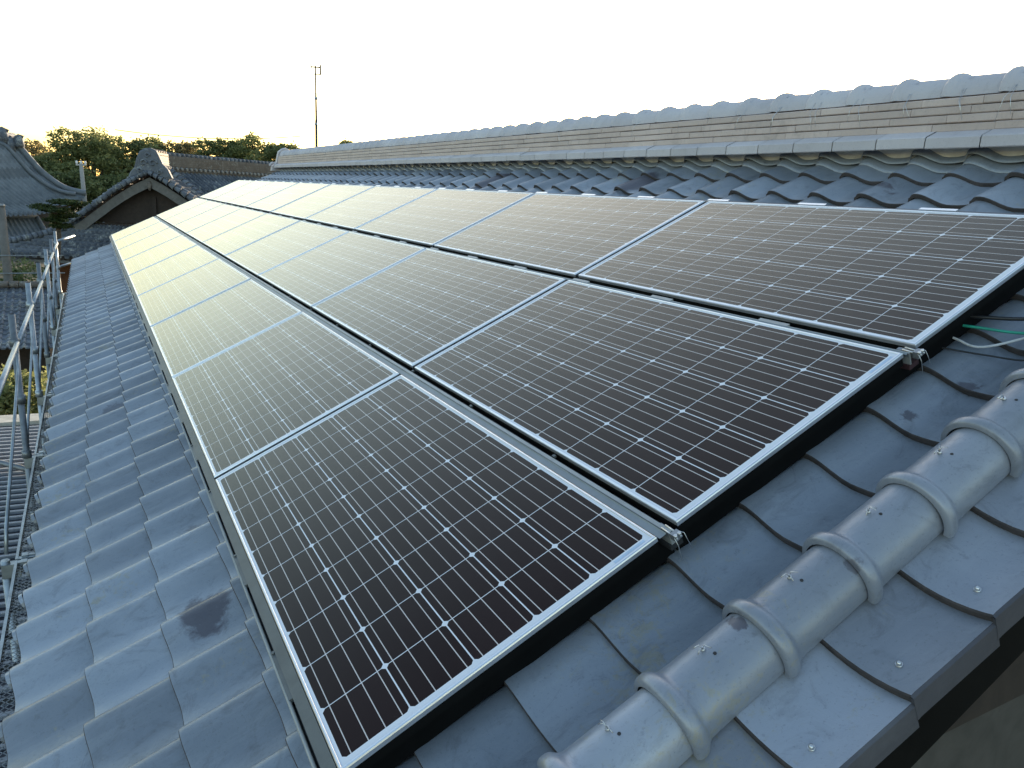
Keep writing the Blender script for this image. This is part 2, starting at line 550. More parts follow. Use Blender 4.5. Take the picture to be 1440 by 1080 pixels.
def verge_tile(k):
    mb = MB()
    rnd = random.Random(50 + k)
    mb.t = rnd.random()
    v0, v1 = VK[k] + .055, VK[k + 1] + .055
    dv = rnd.uniform(-.003, .003)
    v0 += dv
    us = [UV_IN - (UV_IN - UV_OUT) * t for t in (0, .08, .16, .25, .35, .45, .55, .65, .75, .85, .93, .98, 1.0)]
    def zz(u):
        t = (UV_IN - u) / (UV_IN - UV_OUT)
        return -.108 - .078 * math.sin(math.pi / 2 * min(1, t / .68)) + .018 * (max(0, t - .68) / .32) ** 2
    def row(v, dz, vshift=0):
        return [W(u, v + (.012 if (UV_IN - u) / (UV_IN - UV_OUT) > .9 and vshift else 0), zz(u) + dz) for u in us]
    und = row(v0 + .06, .004)
    lip2, lip, fr, fr2, mid, bk = row(v0 + .001, .004), row(v0, .018), row(v0 + .003, .022), row(v0 + .013, .0225), row(v0 + .12, .013), row(v1 + .03, 0)
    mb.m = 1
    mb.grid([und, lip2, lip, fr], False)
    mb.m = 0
    mb.grid([fr, fr2, mid, bk], True)
    o = part(mb, 'verge_tile', (m_trim, m_clayshade), house)
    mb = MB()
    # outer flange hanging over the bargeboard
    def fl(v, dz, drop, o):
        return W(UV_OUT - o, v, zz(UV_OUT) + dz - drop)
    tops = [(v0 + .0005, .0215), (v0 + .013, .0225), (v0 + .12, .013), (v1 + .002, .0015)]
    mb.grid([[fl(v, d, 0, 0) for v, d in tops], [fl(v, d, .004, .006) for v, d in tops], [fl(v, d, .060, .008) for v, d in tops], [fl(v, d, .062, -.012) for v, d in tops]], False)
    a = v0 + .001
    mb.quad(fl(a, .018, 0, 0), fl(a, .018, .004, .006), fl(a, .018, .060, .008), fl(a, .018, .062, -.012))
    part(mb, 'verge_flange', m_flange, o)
    # roofing screw
    sc = MB()
    c = W(-.478, v0 + .055, zz(-.478) + .022)
    up = (W(0, 0, 1) - W(0, 0, 0))
    sc.tube([c - up * .004, c + up * .002], .0070, 12)
    sc.tube([c + up * .002, c + up * .006, c + up * .008], [.0055, .005, .002], 8)
    part(sc, 'screw', m_steel, o)


for k in range(0, 17):
    verge_tile(k)

# round roll tiles running up the gable edge
UR, HR = -.281, -.118


def roll_tile(k):
    mb = MB()
    rnd = random.Random(90 + k)
    mb.t = rnd.random()
    v0, v1 = VK[k] - .055, VK[k + 1] - .055
    r = .0755
    st = [(0, .0770), (.0006, .0880), (.005, .0915), (.011, .0932), (.021, .0932), (.029, .0905), (.036, .0845), (.042, .0795), (.050, .0766), (.075, r), (v1 - v0 + .03, r - .0025)]
    n = 28
    du = rnd.uniform(-.002, .002)
    rows = []
    for dv, rad in st:
        rows.append([W(UR + du + rad * math.cos(a), v0 + dv, HR + rad * math.sin(a) * 1.0 + .0)
                     for a in [-.35 + (math.pi + .7) * q / n for q in range(n + 1)]])
    mb.grid(rows, True)
    o = part(mb, 'gable_roll_tile', m_trim, house)
    # nail hole, screw and twisted wire ends on top
    sc = MB()
    up = (W(0, 0, 1) - W(0, 0, 0))
    vm = v0 + .135
    c = W(UR + .012, vm, HR + .0740)
    sc.tube([c - up * .002, c + up * .006], .005, 8)
    for q in range(3):
        a = rnd.uniform(0, 6.28)
        e = c + up * rnd.uniform(.006, .016) + W(math.cos(a) * .018, math.sin(a) * .018, 0)
        sc.tube([c + up * .004, c + up * .013 + (e - c) * .3, e], .0011, 5)
    part(sc, 'tie_screw', m_steel, o)
    hl = MB()
    c2 = W(UR - .010, vm + .010, HR + .0750)
    hl.tube([c2 - up * .004, c2 - up * .0002], .0036, 10)
    part(hl, 'screw_hole', m_railblack, o)


for k in range(0, 17):
    roll_tile(k)

# eave end cap for the roll
mb = MB()
mb.tube([W(UR, VK[0] - .085, HR + .01), W(UR, VK[0] - .055, HR + .01)], [.085, .09], 24)
part(mb, 'gable_roll_end', m_trim, house)

# --- ridge
XF, XC = 3.045, 3.215         # front face of ridge stack, centre line
ZP0, ZP1 = 1.452, 1.492       # plate under / top
RU0, RU1 = -.30, 14.75
ridge = MB()
rr = random.Random(21)
# mortar core
ridge.box((XF + .085, RU0, 1.38), (0, RU1 - RU0, 0), (.17, 0, 0), (0, 0, .25))
ridge_o = part(ridge, 'ridge_core', m_plaster, house)
# plate course: sloping pale tiles with a front lip
mbs = [MB(), MB()]
y = RU0 - .05
yy = .762
while yy > RU0: yy -= .248
while yy < RU1:
    L_ = .245
    y0, y1 = max(yy, RU0), min(yy + L_, RU1 + .05)
    dz = rr.uniform(-.0015, .0015)
    for sgn, mb in ((1, mbs[0]), (-1, mbs[1])):
        mb.t = rr.random()
        X = lambda q: XC + sgn * (q - XC)
        f0 = 2.995
        P = [(X(f0 + .03), ZP0 - .030 + dz), (X(f0 + .004), ZP0 - .034 + dz), (X(f0), ZP0 - .030 + dz), (X(f0), ZP0 + .012 + dz), (X(f0 + .006), ZP0 + .018 + dz), (X(XF + .02), ZP1 + .006 + dz), (X(XF + .05), ZP1 + .01 + dz)]
        mb.grid([[(x, y0 + .001, z) for x, z in P], [(x, y1 - .001, z) for x, z in P]], False)
    yy += .248
for mb in mbs:
    part(mb, 'ridge_base_tiles', m_cap, house, 'pale sloping base course under the ridge')
# noshi courses
mb = MB()
zc = ZP1 + .004
NH = .0375
for c_ in range(4):
    yy = RU0 + rr.uniform(0, .28)
    first = RU0
    inset = .004 * c_
    while first < RU1:
        L_ = .282
        y1 = min(yy, RU1)
        mb.t = rr.random()
        dz = rr.uniform(-.001, .001); dx = rr.uniform(-.002, .002)
        for sgn in (1, -1):
            X = lambda q: XC + sgn * (q - XC)
            x0 = X(XF + .020 + inset + dx); xb = X(XF + .07)
            ys = (first + .0012, y1 - .0012)
            z0_ = zc + c_ * NH + dz; z1_ = z0_ + NH - .0035
            P = [(xb, z0_ + .002), (X(XF + .024 + inset + dx), z0_), (x0, z0_ + .004), (x0, z1_ - .004), (X(XF + .024 + inset + dx), z1_), (xb, z1_ + .001)]
            mb.grid([[(x, ys[0], z) for x, z in P], [(x, ys[1], z) for x, z in P]], False)
            mb.face([mb.vert((x, ys[0], z)) for x, z in P]); mb.face([mb.vert((x, ys[1], z)) for x, z in P])
        first = yy
        yy += L_
part(mb, 'ridge_stack', m_noshi, house, 'four courses of flat beige grey ridge tiles')
# wavy mendo tiles + plaster below the plate
mb = MB()
us = [UC0 - .3 + .2 + j * TW / 12 for j in range(int((U_END - .3) / TW * 12))]
def wav(u):
    s = ((UC0 - u) / TW) % 1.0
    return prof(s) if s < .88 else prof(s) + (-.018 - prof(s)) * ((s - .88) / .12) + .0 if s < .94 else prof(s - 1.0)
for (v_, dz, th) in ((3.372, .030, .02), (3.402, .064, .02)):
    a = [W(u, v_, HB + wav(u) + dz) for u in us]
    mb.grid([[p - Vector((0, 0, th)) for p in a], a, [W(u, v_ + .12, HB + wav(u) + dz) for u in us]], True)
part(mb, 'ridge_wave_tiles', m_tile, house)
mb = MB()
a = [W(u, 3.455, HB + wav(u) - .01) for u in us]
mb.grid([a, [W(u, 3.455, .03) for u in us]], False)
part(mb, 'plaster_infill', m_plaster, house)

# cap tiles, each its own part
CAPS = .2527
c0 = .7846 - CAPS * 4


def cap_tile(y, k):
    mb = MB()
    rnd = random.Random(300 + k)
    mb.t = rnd.random()
    r = .098
    st = [(0, r + .001), (.0006, r + .012), (.008, r + .0165), (.020, r + .0175), (.032, r + .0145), (.040, r + .008), (.047, r + .001), (CAPS + .01, r - .002)]
    n = 20
    cz = 1.652
    dz = rnd.uniform(-.0015, .0015)
    rows = []
    for d, rad in st:
        rows.append([(XC + rad * math.cos(a) * 1.12, y + CAPS - .0 - d, cz + dz + rad * math.sin(a) * 1.0)
                     for a in [math.pi * q / n for q in range(n + 1)]])
    mb.grid(rows, True)
    mb.quad((XC - .11, y, cz + dz), (XC + .11, y, cz + dz), (XC + .11, y + CAPS, cz + dz), (XC - .11, y + CAPS, cz + dz))
    o = part(mb, 'ridge_cap_tile', m_cap, house)
    if k < 9 or k % 4 == 1:
        wr = MB()
        for q in range(2 if k < 9 else 1):
            ya = y + CAPS - .05 - rnd.uniform(0, .06)
            dy = rnd.uniform(-.09, .03)
            wr.tube([(XC - .06, ya, cz + .092), (XC - .112, ya, cz + .02), (XF + .012, ya + dy * .4, cz - .03), (XF + .008, ya + dy, cz - .08 - rnd.uniform(0, .05))], .0011, 5)
        part(wr, 'tie_wire', m_steel, o)


k = 0
y = c0
while y < RU1 - .1:
    if y > -.7:
        cap_tile(y, k)
    y += CAPS; k += 1
# far end ornament of the ridge
mb = MB()
prof2 = [(-.26, 1.36), (-.25, 1.46), (-.17, 1.52), (-.15, 1.64), (-.13, 1.74), (-.06, 1.80), (0, 1.82), (.06, 1.80), (.13, 1.74), (.15, 1.64), (.17, 1.52), (.25, 1.46), (.26, 1.36)]
rows = []
for dy, sc in ((.0, .96), (.03, 1.0), (.10, 1.0), (.13, .93)):
    rows.append([(XC + x * sc, 14.72 + dy + (1.82 - z) * .25, 1.36 + (z - 1.36) * sc) for x, z in prof2])
ids = mb.grid(rows, False)
mb.face(ids[0]); mb.face(ids[-1])
for sg in (-1, 1):
    pts = []
    for q in range(16):
        a = q / 15 * 4.6
        rad = .085 * (1 - q / 20)
        pts.append((XC + sg * (.20 + rad * math.cos(a)), 14.86, 1.45 + rad * math.sin(a)))
    mb.tube(pts, .022, 8)
part(mb, 'ridge_end_tile', m_cap, house)

# ------------------------------------------------------------------ solar panels
GC = .029
ROWV = [.017, .903, 1.779]
U0 = .0095
NC = 9
ROT = (0, -TH, 0)


def panel_meshes():
    # local axes: x up slope, y along ridge, z out of the roof
    fr = MB()
    lip, hgt, top = .0080, .040, .0
    def ring(inset, z):
        return [(inset, inset, z), (WM - inset, inset, z), (WM - inset, LM - inset, z), (inset, LM - inset, z)]
    prof_ = [(.0, -.015), (.0, -.0045), (.0012, -.0014), (.0035, 0), (lip - .001, 0), (lip, -.0012), (lip, -.0040)]
    rows = [ring(i_, z_) for i_, z_ in prof_]
    fr.grid(rows, False, True)
    sk = MB()
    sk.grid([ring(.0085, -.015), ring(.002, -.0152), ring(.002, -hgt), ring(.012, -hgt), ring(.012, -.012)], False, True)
    gl = MB()
    a = lip - .0005
    nx, ny = 6, 12
    ids = []
    for j in range(ny + 1):
        for i in range(nx + 1):
            x = a + (WM - 2 * a) * i / nx; yv = a + (LM - 2 * a) * j / ny
            q = gl.vert((x, yv, -.0028)); gl.uv[q] = (yv, x)
    for j in range(ny):
        for i in range(nx):
            q = j * (nx + 1) + i
            gl.face((q, q + 1, q + nx + 2, q + nx + 1))
    bs = MB()
    bs.quad((.011, .011, -.008), (.011, LM - .011, -.008), (WM - .011, LM - .011, -.008), (WM - .011, .011, -.008))
    gk = MB()
    gk.abox(.002, WM - .002, LM + .0015, LM + GC - .0015, -.034, -.0075)  # dark filler added so the open gap between columns looks shaded
    return fr, gl, bs, sk, gk


fr, gl, bs, sk, gk = panel_meshes()
ordn = ['nearest', 'second', 'third', 'fourth', 'fifth', 'sixth', 'seventh', 'eighth', 'farthest']
rown = ['lowest row beside the eave', 'middle row', 'top row below the ridge']
pr = empty('solar_panel', (0, 0, 0), 'x', 'solar panel', 'solar panels in three rows on the roof', ROT)
pf = fr.build('frame', m_alu, pr); pg = gl.build('cell_sheet', m_cell, pr); pb = bs.build('back_sheet', m_black, pr); ps = sk.build('frame_skirt', m_black, pr); pk = gk.build('gap_shade_strip', m_gapshade, pr)
first = True
prn = random.Random(5)
for r_ in range(3):
    for c_ in range(NC):
        if first:
            p = pr; kids = [pf, pg, pb, ps, pk]
        else:
            p = pr.copy(); col.objects.link(p)
            kids = []
            for ch in (pf, pg, pb, ps, pk):
                q = ch.copy(); col.objects.link(q); q.parent = p; kids.append(q)
        p.location = W(U0 + c_ * (LM + GC), ROWV[r_], prn.uniform(-.0012, .0012))
        p.rotation_euler = (prn.uniform(-.0006, .0006), -TH + prn.uniform(-.0012, .0012), 0)
        p['label'] = 'dark solar panel, %s of the nine in the %s' % (ordn[c_], rown[r_])
        first = False
        if c_ == 0:
            st = MB()
            st.quad((WM - .115, .0115, -.0021), (WM - .025, .0115, -.0021), (WM - .025, .0195, -.0021), (WM - .115, .0195, -.0021))
            st.build('paper_sticker', plain('pale_blue_sticker', (.45, .56, .72), .6), p)

# ------------------------------------------------------------------ rails and clips
AL = U0 + NC * (LM + GC) - GC


def clips_at(step, off, ln):
    out = []
    y = off
    while y < AL - ln:
        out.append((y, y + ln)); y += step
    return out


def bx(mb, u0, u1, v0, v1, h0, h1):
    mb.box(W(u0, v0, h0), W(u1 - u0, 0, 0), W(0, v1 - v0, 0), W(0, 0, h1 - h0))


# bottom trim along the eave side
t = empty('mounting_rail', W(0, -.03, -.05), 'slim metal edge rail along the eave side of the solar panels', 'rail', 'mounting rails of the panels')
e0 = ROWV[0]
mb = MB()
a = [(e0 - .0015, -.004), (e0 - .030, -.010), (e0 - .031, -.022), (e0 - .0015, -.03)]
mb.grid([[W(.004, v, h) for v, h in a], [W(AL, v, h) for v, h in a]], False)
part(mb, 'cover_strip', m_railgrey, t)
mb = MB()
bx(mb, .004, AL, e0 - .0375, e0 - .0325, -.050, -.034)
part(mb, 'slot', m_railblack, t)
mb = MB()
mb.tube([W(0.004, e0 - .042, -.020), W(AL, e0 - .042, -.020)], .0045, 10)
bx(mb, .004, AL, e0 - .046, e0 - .0385, -.075, -.022)
part(mb, 'outer_lip', m_rail, t)
for (y0, y1) in clips_at(.5557, .30, .20):
    mb = MB()
    bx(mb, y0, y1, e0 - .0400, e0 - .0295, -.024, -.0135)
    mb.tube([W(y1 - .012, e0 - .034, -.0135), W(y1 - .012, e0 - .034, -.009)], .0045, 8)
    part(mb, 'clip', m_railgrey, t)

for gi in range(2):
    v0 = ROWV[gi] + WM
    v1 = ROWV[gi + 1]
    t = empty('mounting_rail', W(0, (v0 + v1) / 2, -.05), 'thin metal rail between the %s rows of solar panels' % ('lowest and middle', 'middle and top')[gi], 'rail', 'mounting rails of the panels')
    mb = MB()
    w1 = (.024, .012)[gi]
    a = [(v0 + .0015, -.004), (v0 + .004, -.0065), (v0 + w1 - .003, -.0065), (v0 + w1, -.004), (v0 + w1 + .001, -.02)]
    mb.grid([[W(.004, v, h) for v, h in a], [W(AL, v, h) for v, h in a]], False)
    part(mb, 'cover_strip', m_railblue, t)
    mb = MB()
    bx(mb, 0.004, AL, v0 + w1, v1 - .0015, -.060, -.045)
    part(mb, 'channel', (m_railblack if gi == 0 else m_redseal), t)
    mb = MB()
    bx(mb, .004, AL, v0 + w1 + .005, v0 + w1 + (.017 if gi == 0 else .0095), -.045, -.009)
    part(mb, 'inner_lip', m_rail, t)
    for (y0, y1) in clips_at(.5557, .42, .12):
        mb = MB()
        bx(mb, y0, y1, v0 + w1 + .0012, v0 + w1 + (.0048 if gi == 0 else .020), -.014, -.0075)
        if gi == 0: bx(mb, y1 - .012, y1, v0 + w1 + .0215, v0 + w1 + .030, -.016, -.009)
        part(mb, 'clip', m_rail if gi else m_railgrey, t)
v0 = ROWV[2] + WM
t = empty('mounting_rail', W(0, v0 + .01, -.05), 'narrow metal rail along the top edge of the upper solar panels', 'rail', 'mounting rails of the panels')
mb = MB()
bx(mb, .004, AL, v0 + .001, v0 + .010, -.05, -.004)
part(mb, 'inner_lip', m_railblue, t)
mb = MB()
bx(mb, .004, AL, v0 + .0102, v0 + .022, -.05, -.008)
part(mb, 'channel', m_redseal, t)
for (y0, y1) in clips_at(.5557, .42, .14):
    mb = MB()
    bx(mb, y0, y1, v0 + .0105, v0 + .026, -.0078, -.002)
    part(mb, 'clip', m_alu, t)

# black boards added for the deep shade under the panels, gable side
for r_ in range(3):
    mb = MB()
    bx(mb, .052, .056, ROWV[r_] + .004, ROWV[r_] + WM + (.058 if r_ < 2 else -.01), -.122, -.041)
    thing(mb, 'gap_shade_board', m_black, 'black board added as the dark gap under the near gable side edge of the %s' % ('lowest panel row', 'middle panel row', 'top panel row')[r_], 'board', 'dark gap boards under the panels')

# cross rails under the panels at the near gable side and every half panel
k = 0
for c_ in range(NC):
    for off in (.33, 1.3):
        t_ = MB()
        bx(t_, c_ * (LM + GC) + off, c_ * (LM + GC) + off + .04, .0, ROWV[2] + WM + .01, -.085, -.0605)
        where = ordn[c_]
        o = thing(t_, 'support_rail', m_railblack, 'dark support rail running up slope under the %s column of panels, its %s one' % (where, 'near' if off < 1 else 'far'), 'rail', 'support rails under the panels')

# end clamps + dangling wires at the near gable side between rows
for gi in range(2):
    vc = (ROWV[gi] + WM + ROWV[gi + 1]) / 2 + .008
    t = empty('end_clamp', W(0, vc, -.02), 'small shiny clamp with two dangling wires at the corner between the %s panels' % ('lowest and middle', 'middle and top')[gi], 'clamp', 'end clamps')
    mb = MB()
    bx(mb, -.012, .05, vc - .006, vc + .006, -.030, -.012)
    bx(mb, -.018, -.002, vc - .011, vc + .010, -.022, -.006)
    part(mb, 'clamp_body', m_aludark, t)
    for q in (-.008, .004):
        mb = MB()
        mb.tube([W(-.020, vc + q, -.010), W(-.020, vc + q, -.003)], .0045, 10)
        mb.tube([W(-.026, vc + q, -.012), W(.03, vc + q, -.008)], .0026, 8)
        part(mb, 'bolt', m_steel, t)
    for q, dd in ((-.012, .055), (.016, .045)):
        mb = MB()
        mb.tube([W(-.008, vc + q * .6, -.010), W(-.020, vc + q, -.012), W(-.026, vc + q, -.03), W(-.028, vc + q * 1.3, -.014 - dd)], .0010, 5)
        part(mb, 'wire', m_steel, t)

# cables coming out from under the panels
def cable(name, mat, pts, r, label):
    mb = MB()
    # smooth with Catmull-Rom
    P = [Vector(p) for p in pts]
    out = []
    for i in range(len(P) - 1):
        p0, p1, p2, p3 = P[max(i - 1, 0)], P[i], P[i + 1], P[min(i + 2, len(P) - 1)]
        for q in range(8):
            s = q / 8
            out.append(.5 * ((2 * p1) + (p2 - p0) * s + (2 * p0 - 5 * p1 + 4 * p2 - p3) * s * s + (3 * p1 - p0 - 3 * p2 + p3) * s ** 3))
    out.append(P[-1])
    mb.tube(out, r, 8)
    return thing(mb, name, mat, label, 'cable')


cable('green_cable', plain('green_insulation', (.02, .32, .22), .45), [W(.16, 2.02, -.08), W(.02, 2.06, -.10), (W(-.08, 2.10, -.12)), W(-.20, 2.14, -.115), W(-.33, 2.20, -.015), W(-.5, 2.22, -.06)], .0042, 'thin green cable coming out from under the panels over the tiles')
cable('black_cable', plain('black_insulation', (.015, .015, .017), .4), [W(.16, 2.05, -.07), W(.02, 2.10, -.088), W(-.08, 2.15, -.10), W(-.20, 2.21, -.09), W(-.33, 2.27, -.012), W(-.5, 2.30, -.06)], .0055, 'thick black cable above the green one beside the panels')
cable('white_cable', plain('white_insulation', (.6, .6, .6), .5), [W(.16, 2.00, -.085), W(.05, 2.00, -.11), W(-.02, 2.02, -.135), W(-.12, 2.14, -.13), W(-.22, 2.24, -.10), W(-.33, 2.31, -.01), W(-.5, 2.34, -.06)], .0038, 'pale cable crossing beside the green and black cables')
cable('black_wire', plain('thin_black_insulation', (.015, .015, .017), .4), [W(.20, 1.90, -.09), W(.07, 1.94, -.11), W(-.04, 1.99, -.14), W(-.14, 2.04, -.16), W(-.2, 2.08, -.11), W(-.33, 2.14, -.015), W(-.5, 2.16, -.06)], .0026, 'thin black wire lying on the tile just below the green cable')

# ------------------------------------------------------------------ scaffold beside the eave
SC = empty('scaffold', (-.87, 5.15, -7), 'galvanised steel scaffold with narrow mesh walkway planks along the eave', 'scaffold')
JY = [1.57, 3.40, 5.23, 7.06, 8.89, 10.72, 12.55, 14.38]
XS, ZS = -.87, -1.0
prs = random.Random(12)
for i, y in enumerate(JY):
    mb = MB()
    top = .09 if y > 4 else -.99
    mb.tube([(XS, y, -7), (XS, y, top)], .0225, 14)
    if y > 4:
        # pocket rosettes and joint collar
        for z in (-.12, -.55, -.98):
            mb.tube([(XS, y, z - .03), (XS, y, z + .03)], .033, 10)
        mb.tube([(XS, y, top - .16), (XS, y, top)], .0215, 12)
    part(mb, 'post', m_galvd if i % 2 == 0 else m_galv, SC)
    mb = MB()
    mb.tube([(XS, y, ZS - .05), (-.55, y, ZS - .05)], .0214, 10)
    mb.abox(XS - .02, XS + .07, y - .025, y + .025, ZS - .09, ZS - .01)
    part(mb, 'bracket', m_galv, SC)
# guard rail
for i in range(2, len(JY) - 1):
    mb = MB()
    y0, y1 = JY[i] + .05, JY[i + 1] - .05
    mb.tube([(XS + .02, y0, -.12), (XS + .02, y1, -.12)], .0175, 12)
    part(mb, 'guard_rail', m_galv, SC)
mb = MB(); mb.tube([(XS + .02, JY[1] + .05, -.12), (XS + .02, JY[2] - .05, -.12)], .0175, 12)
part(mb, 'guard_rail', m_galv, SC)
mb = MB(); mb.tube([(XS - .02, 14.43, -.10), (XS + .28, 14.9, -.02)], .0215, 12)
part(mb, 'guard_rail', m_galv, SC, 'short end rail turning towards the roof')
mb = MB(); mb.tube([(XS - .02, 14.43, -.55), (XS + .26, 14.9, -.50)], .0215, 12)
part(mb, 'guard_rail', m_galv, SC, 'lower end rail')
for i in range(1, len(JY) - 1):
    mb = MB()
    mb.tube([(XS + .005, JY[i] + .03, ZS + .03), (XS + .012, JY[i] + .10, ZS + .16), (XS + .012, JY[i + 1] - .08, -.30), (XS + .01, JY[i + 1] - .03, -.20)], .0105, 10)
    part(mb, 'brace', m_galv, SC)
    mb = MB()
    mb.tube([(XS - .03, JY[i], -1.45), (XS - .03, JY[i + 1], -2.9)], .0135, 8)
    part(mb, 'lower_brace', m_galvd, SC)


def plank(y0, y1, xa, xb, z):
    pl = MB()
    w = .014
    pl.abox(xa, xa + w, y0, y1, z - .045, z + .004)
    pl.abox(xb - w, xb, y0, y1, z - .045, z + .004)
    pl.abox(xa + w, xb - w, y0, y0 + .03, z - .04, z + .002)
    pl.abox(xa + w, xb - w, y1 - .03, y1, z - .04, z + .002)
    o = part(pl, 'plank', m_galv, SC)
    for yy in (y0 + .012, y1 - .052):
        hk = MB()
        hk.abox(xa + .03, xa + .06, yy, yy + .04, z - .01, z + .012)
        hk.abox(xb - .06, xb - .03, yy, yy + .04, z - .01, z + .012)
        hk.abox(xa + .055, xb - .055, yy + .01, yy + .03, z - .01, z + .008)
        part(hk, 'hook', m_galv, o)
    ms = MB()
    pitch = .034
    W_ = xb - xa - 2 * w
    n = int((y1 - y0 - .06) / pitch)
    for q in range(-7, n):
        ys = y0 + .03 + q * pitch
        for sg in (1, -1):
            # strand crossing the width, slanted both ways
            a0, a1 = (0, 1)
            ya, yb = ys, ys + W_ * 1.05
            if sg < 0: ya, yb = yb, ya
            lo, hi = y0 + .03, y1 - .03
            # clip
            t0, t1 = 0.0, 1.0
            d = yb - ya
            for lim, gt in ((lo, True), (hi, False)):
                tt = (lim - ya) / d
                if (d > 0) == gt: t0 = max(t0, tt)
                else: t1 = min(t1, tt)
            if t1 - t0 < .02: continue
            p0 = Vector((xa + w + W_ * t0, ya + d * t0, z - .004)); p1 = Vector((xa + w + W_ * t1, ya + d * t1, z - .004))
            dn = (p1 - p0).normalized(); nn = Vector((-dn.y, dn.x, 0)) * .0022
            ms.quad(p0 - nn, p1 - nn, p1 + nn, p0 + nn)
            ms.quad(p0 + nn, p1 + nn, p1 + nn - Vector((0, 0, .004)), p0 + nn - Vector((0, 0, .004)))
    for q in range(1, 7):
        yy = y0 + (y1 - y0) * q / 7
        ms.abox(xa + w, xb - w, yy - .008, yy + .008, z - .03, z - .007)
    part(ms, 'mesh_deck', m_galvd, o)


for i in range(len(JY) - 1):
    plank(JY[i] + .01, JY[i + 1] - .01, -.825, -.585, ZS + .0)

# ------------------------------------------------------------------ background
KG = 50 / 26.0


def SK(P, k):
    return CAM + (Vector(P) - CAM) * k


# --- generic S-tile field between four world corners
def tile_field(mb, fn, ncol, nrow, amp=.045, step=.03, seg=4, rnd=None):
    """fn(s,t)->point, s along the eave 0..1, t up the slope 0..1; round cover tiles over flat pans"""
    rnd = rnd or random.Random(1)
    PR = [(0, 1.0), (.11, .86), (.19, .45), (.22, .0), (.50, -.12), (.78, .0), (.81, .45), (.89, .86)]
    for r_ in range(nrow):
        t0, t1 = r_ / nrow, (r_ + 1) / nrow
        rows = []
        for (t, lift) in ((t0, 0), (t0, step), (t1, 0.0)):
            row = []
            for j in range(ncol):
                for ph, zz_ in PR:
                    p = Vector(fn((j + ph) / ncol, t)); p.z += amp * zz_ + lift
                    row.append(p)
            rows.append(row)
        mb.t = rnd.random()
        mb.grid(rows, False)


def local_frame(O, az):
    a = R(az)
    r = Vector((math.sin(a), math.cos(a), 0)); w = Vector((math.cos(a), -math.sin(a), 0))
    def T(x, y, z):   # x right, y back, z world height
        return Vector((O[0], O[1], 0)) + w * x + r * y + Vector((0, 0, z))
    return T


# gable temple hall beyond the roof
O_ = SK((1.40, 24.75, 0), KG)
T = local_frame((O_.x, O_.y), 20)
zk = lambda z: CAM.z + (z - CAM.z) * KG
hall = empty('gabled_hall', (O_.x, O_.y, -7), 'old grey tiled hall with a dark gable and ridge ornament beyond our roof end', 'building')
# left slope profile (from apex) and right
LP = [(0, 1.24), (-.43, 1.02), (-.96, .68), (-1.49, .27), (-2.09, -.20), (-2.56, -.50), (-3.18, -.84), (-4.35, -1.22)]
LP = [(x * KG, zk(z)) for x, z in LP]
RP = [(-x, z) for x, z in LP]
def interp(PR, t):
    q = t * (len(PR) - 1); i = min(int(q), len(PR) - 2); f_ = q - i
    return PR[i][0] * (1 - f_) + PR[i + 1][0] * f_, PR[i][1] * (1 - f_) + PR[i + 1][1] * f_
DEP = 3.2
mb = MB()
def fR(s, t):
    x, z = interp(RP, 1 - t)
    return T(x, -.35 + s * DEP, z)
tile_field(mb, fR, 10, 12, .14, .02, 4)
part(mb, 'roof', m_oldtile, hall)
mb = MB()
def fL(s, t):
    x, z = interp(LP, 1 - t)
    return T(x, -.35 + (1 - s) * DEP, z)
tile_field(mb, fL, 10, 14, .14, .05, 4)
part(mb, 'roof', m_oldtile, hall)
# verge roll tiles: bumpy rows along both gable edges
rv = random.Random(8)
for sg in (-1, 1):
    mb = MB()
    for row_, (yo, zo, rad) in enumerate(((-.42, .02, .13), (-.15, .16, .12), (.15, .14, .12))):
        N = 26 if sg < 0 else 22
        for q in range(N):
            if q / N > (.98 if sg < 0 else .80): break
            a_ = interp(LP, q / N); b_ = interp(LP, (q + .92) / N)
            mb.t = rv.random()
            pa = T(sg * -a_[0] if sg > 0 else a_[0], yo, a_[1] + zo); pb_ = T(sg * -b_[0] if sg > 0 else b_[0], yo, b_[1] + zo)
            rq = rad * rv.uniform(.95, 1.12)
            mb.tube([pa, pa.lerp(pb_, .15), pb_.lerp(pa, .2), pb_], [rq * .55, rq * .85, rq * 1.05, rq * 1.35], 8)
    part(mb, 'verge_tiles', m_oldtile, hall)
# bargeboards
for sg in (-1, 1):
    mb = MB()
    top = []; bot = []
    for q in range(13):
        x, z = interp(LP, q / 12 * .62)
        drop = .62 + .10 * (q / 12)
        x = x if sg < 0 else -x
        top.append((x, z - .30)); bot.append((x, z - .32 - drop * .85))
    rows = [[T(x, -.22, z) for x, z in top], [T(x, -.22, z) for x, z in bot], [T(x, -.10, z) for x, z in bot], [T(x, -.10, z) for x, z in top]]
    mb.grid(rows, False)
    part(mb, 'bargeboard', m_greywood, hall)
# gable wall
mb = MB()
pts = [interp(LP, q / 12 * .60) for q in range(13)]
ids = [mb.vert(T(x, .5, z - .12)) for x, z in reversed(pts)] + [mb.vert(T(-x, .5, z - .12)) for x, z in pts[1:]]
mb.face(ids)
mb.abox(-4.1, 4.1, .35, .48, zk(-.42) , zk(-.42) + .14, T)
mb.abox(-.12, .12, .36, .5, zk(-.42), zk(.5), T)
part(mb, 'gable_wall', m_darkwood, hall)
# gable pendant
mb = MB()
mb.tube([T(0, -.26, zk(.98)), T(0, -.26, zk(.84)), T(0, -.26, zk(.70))], [.07, .14, .05], 8)
part(mb, 'pendant', m_farcap, hall)
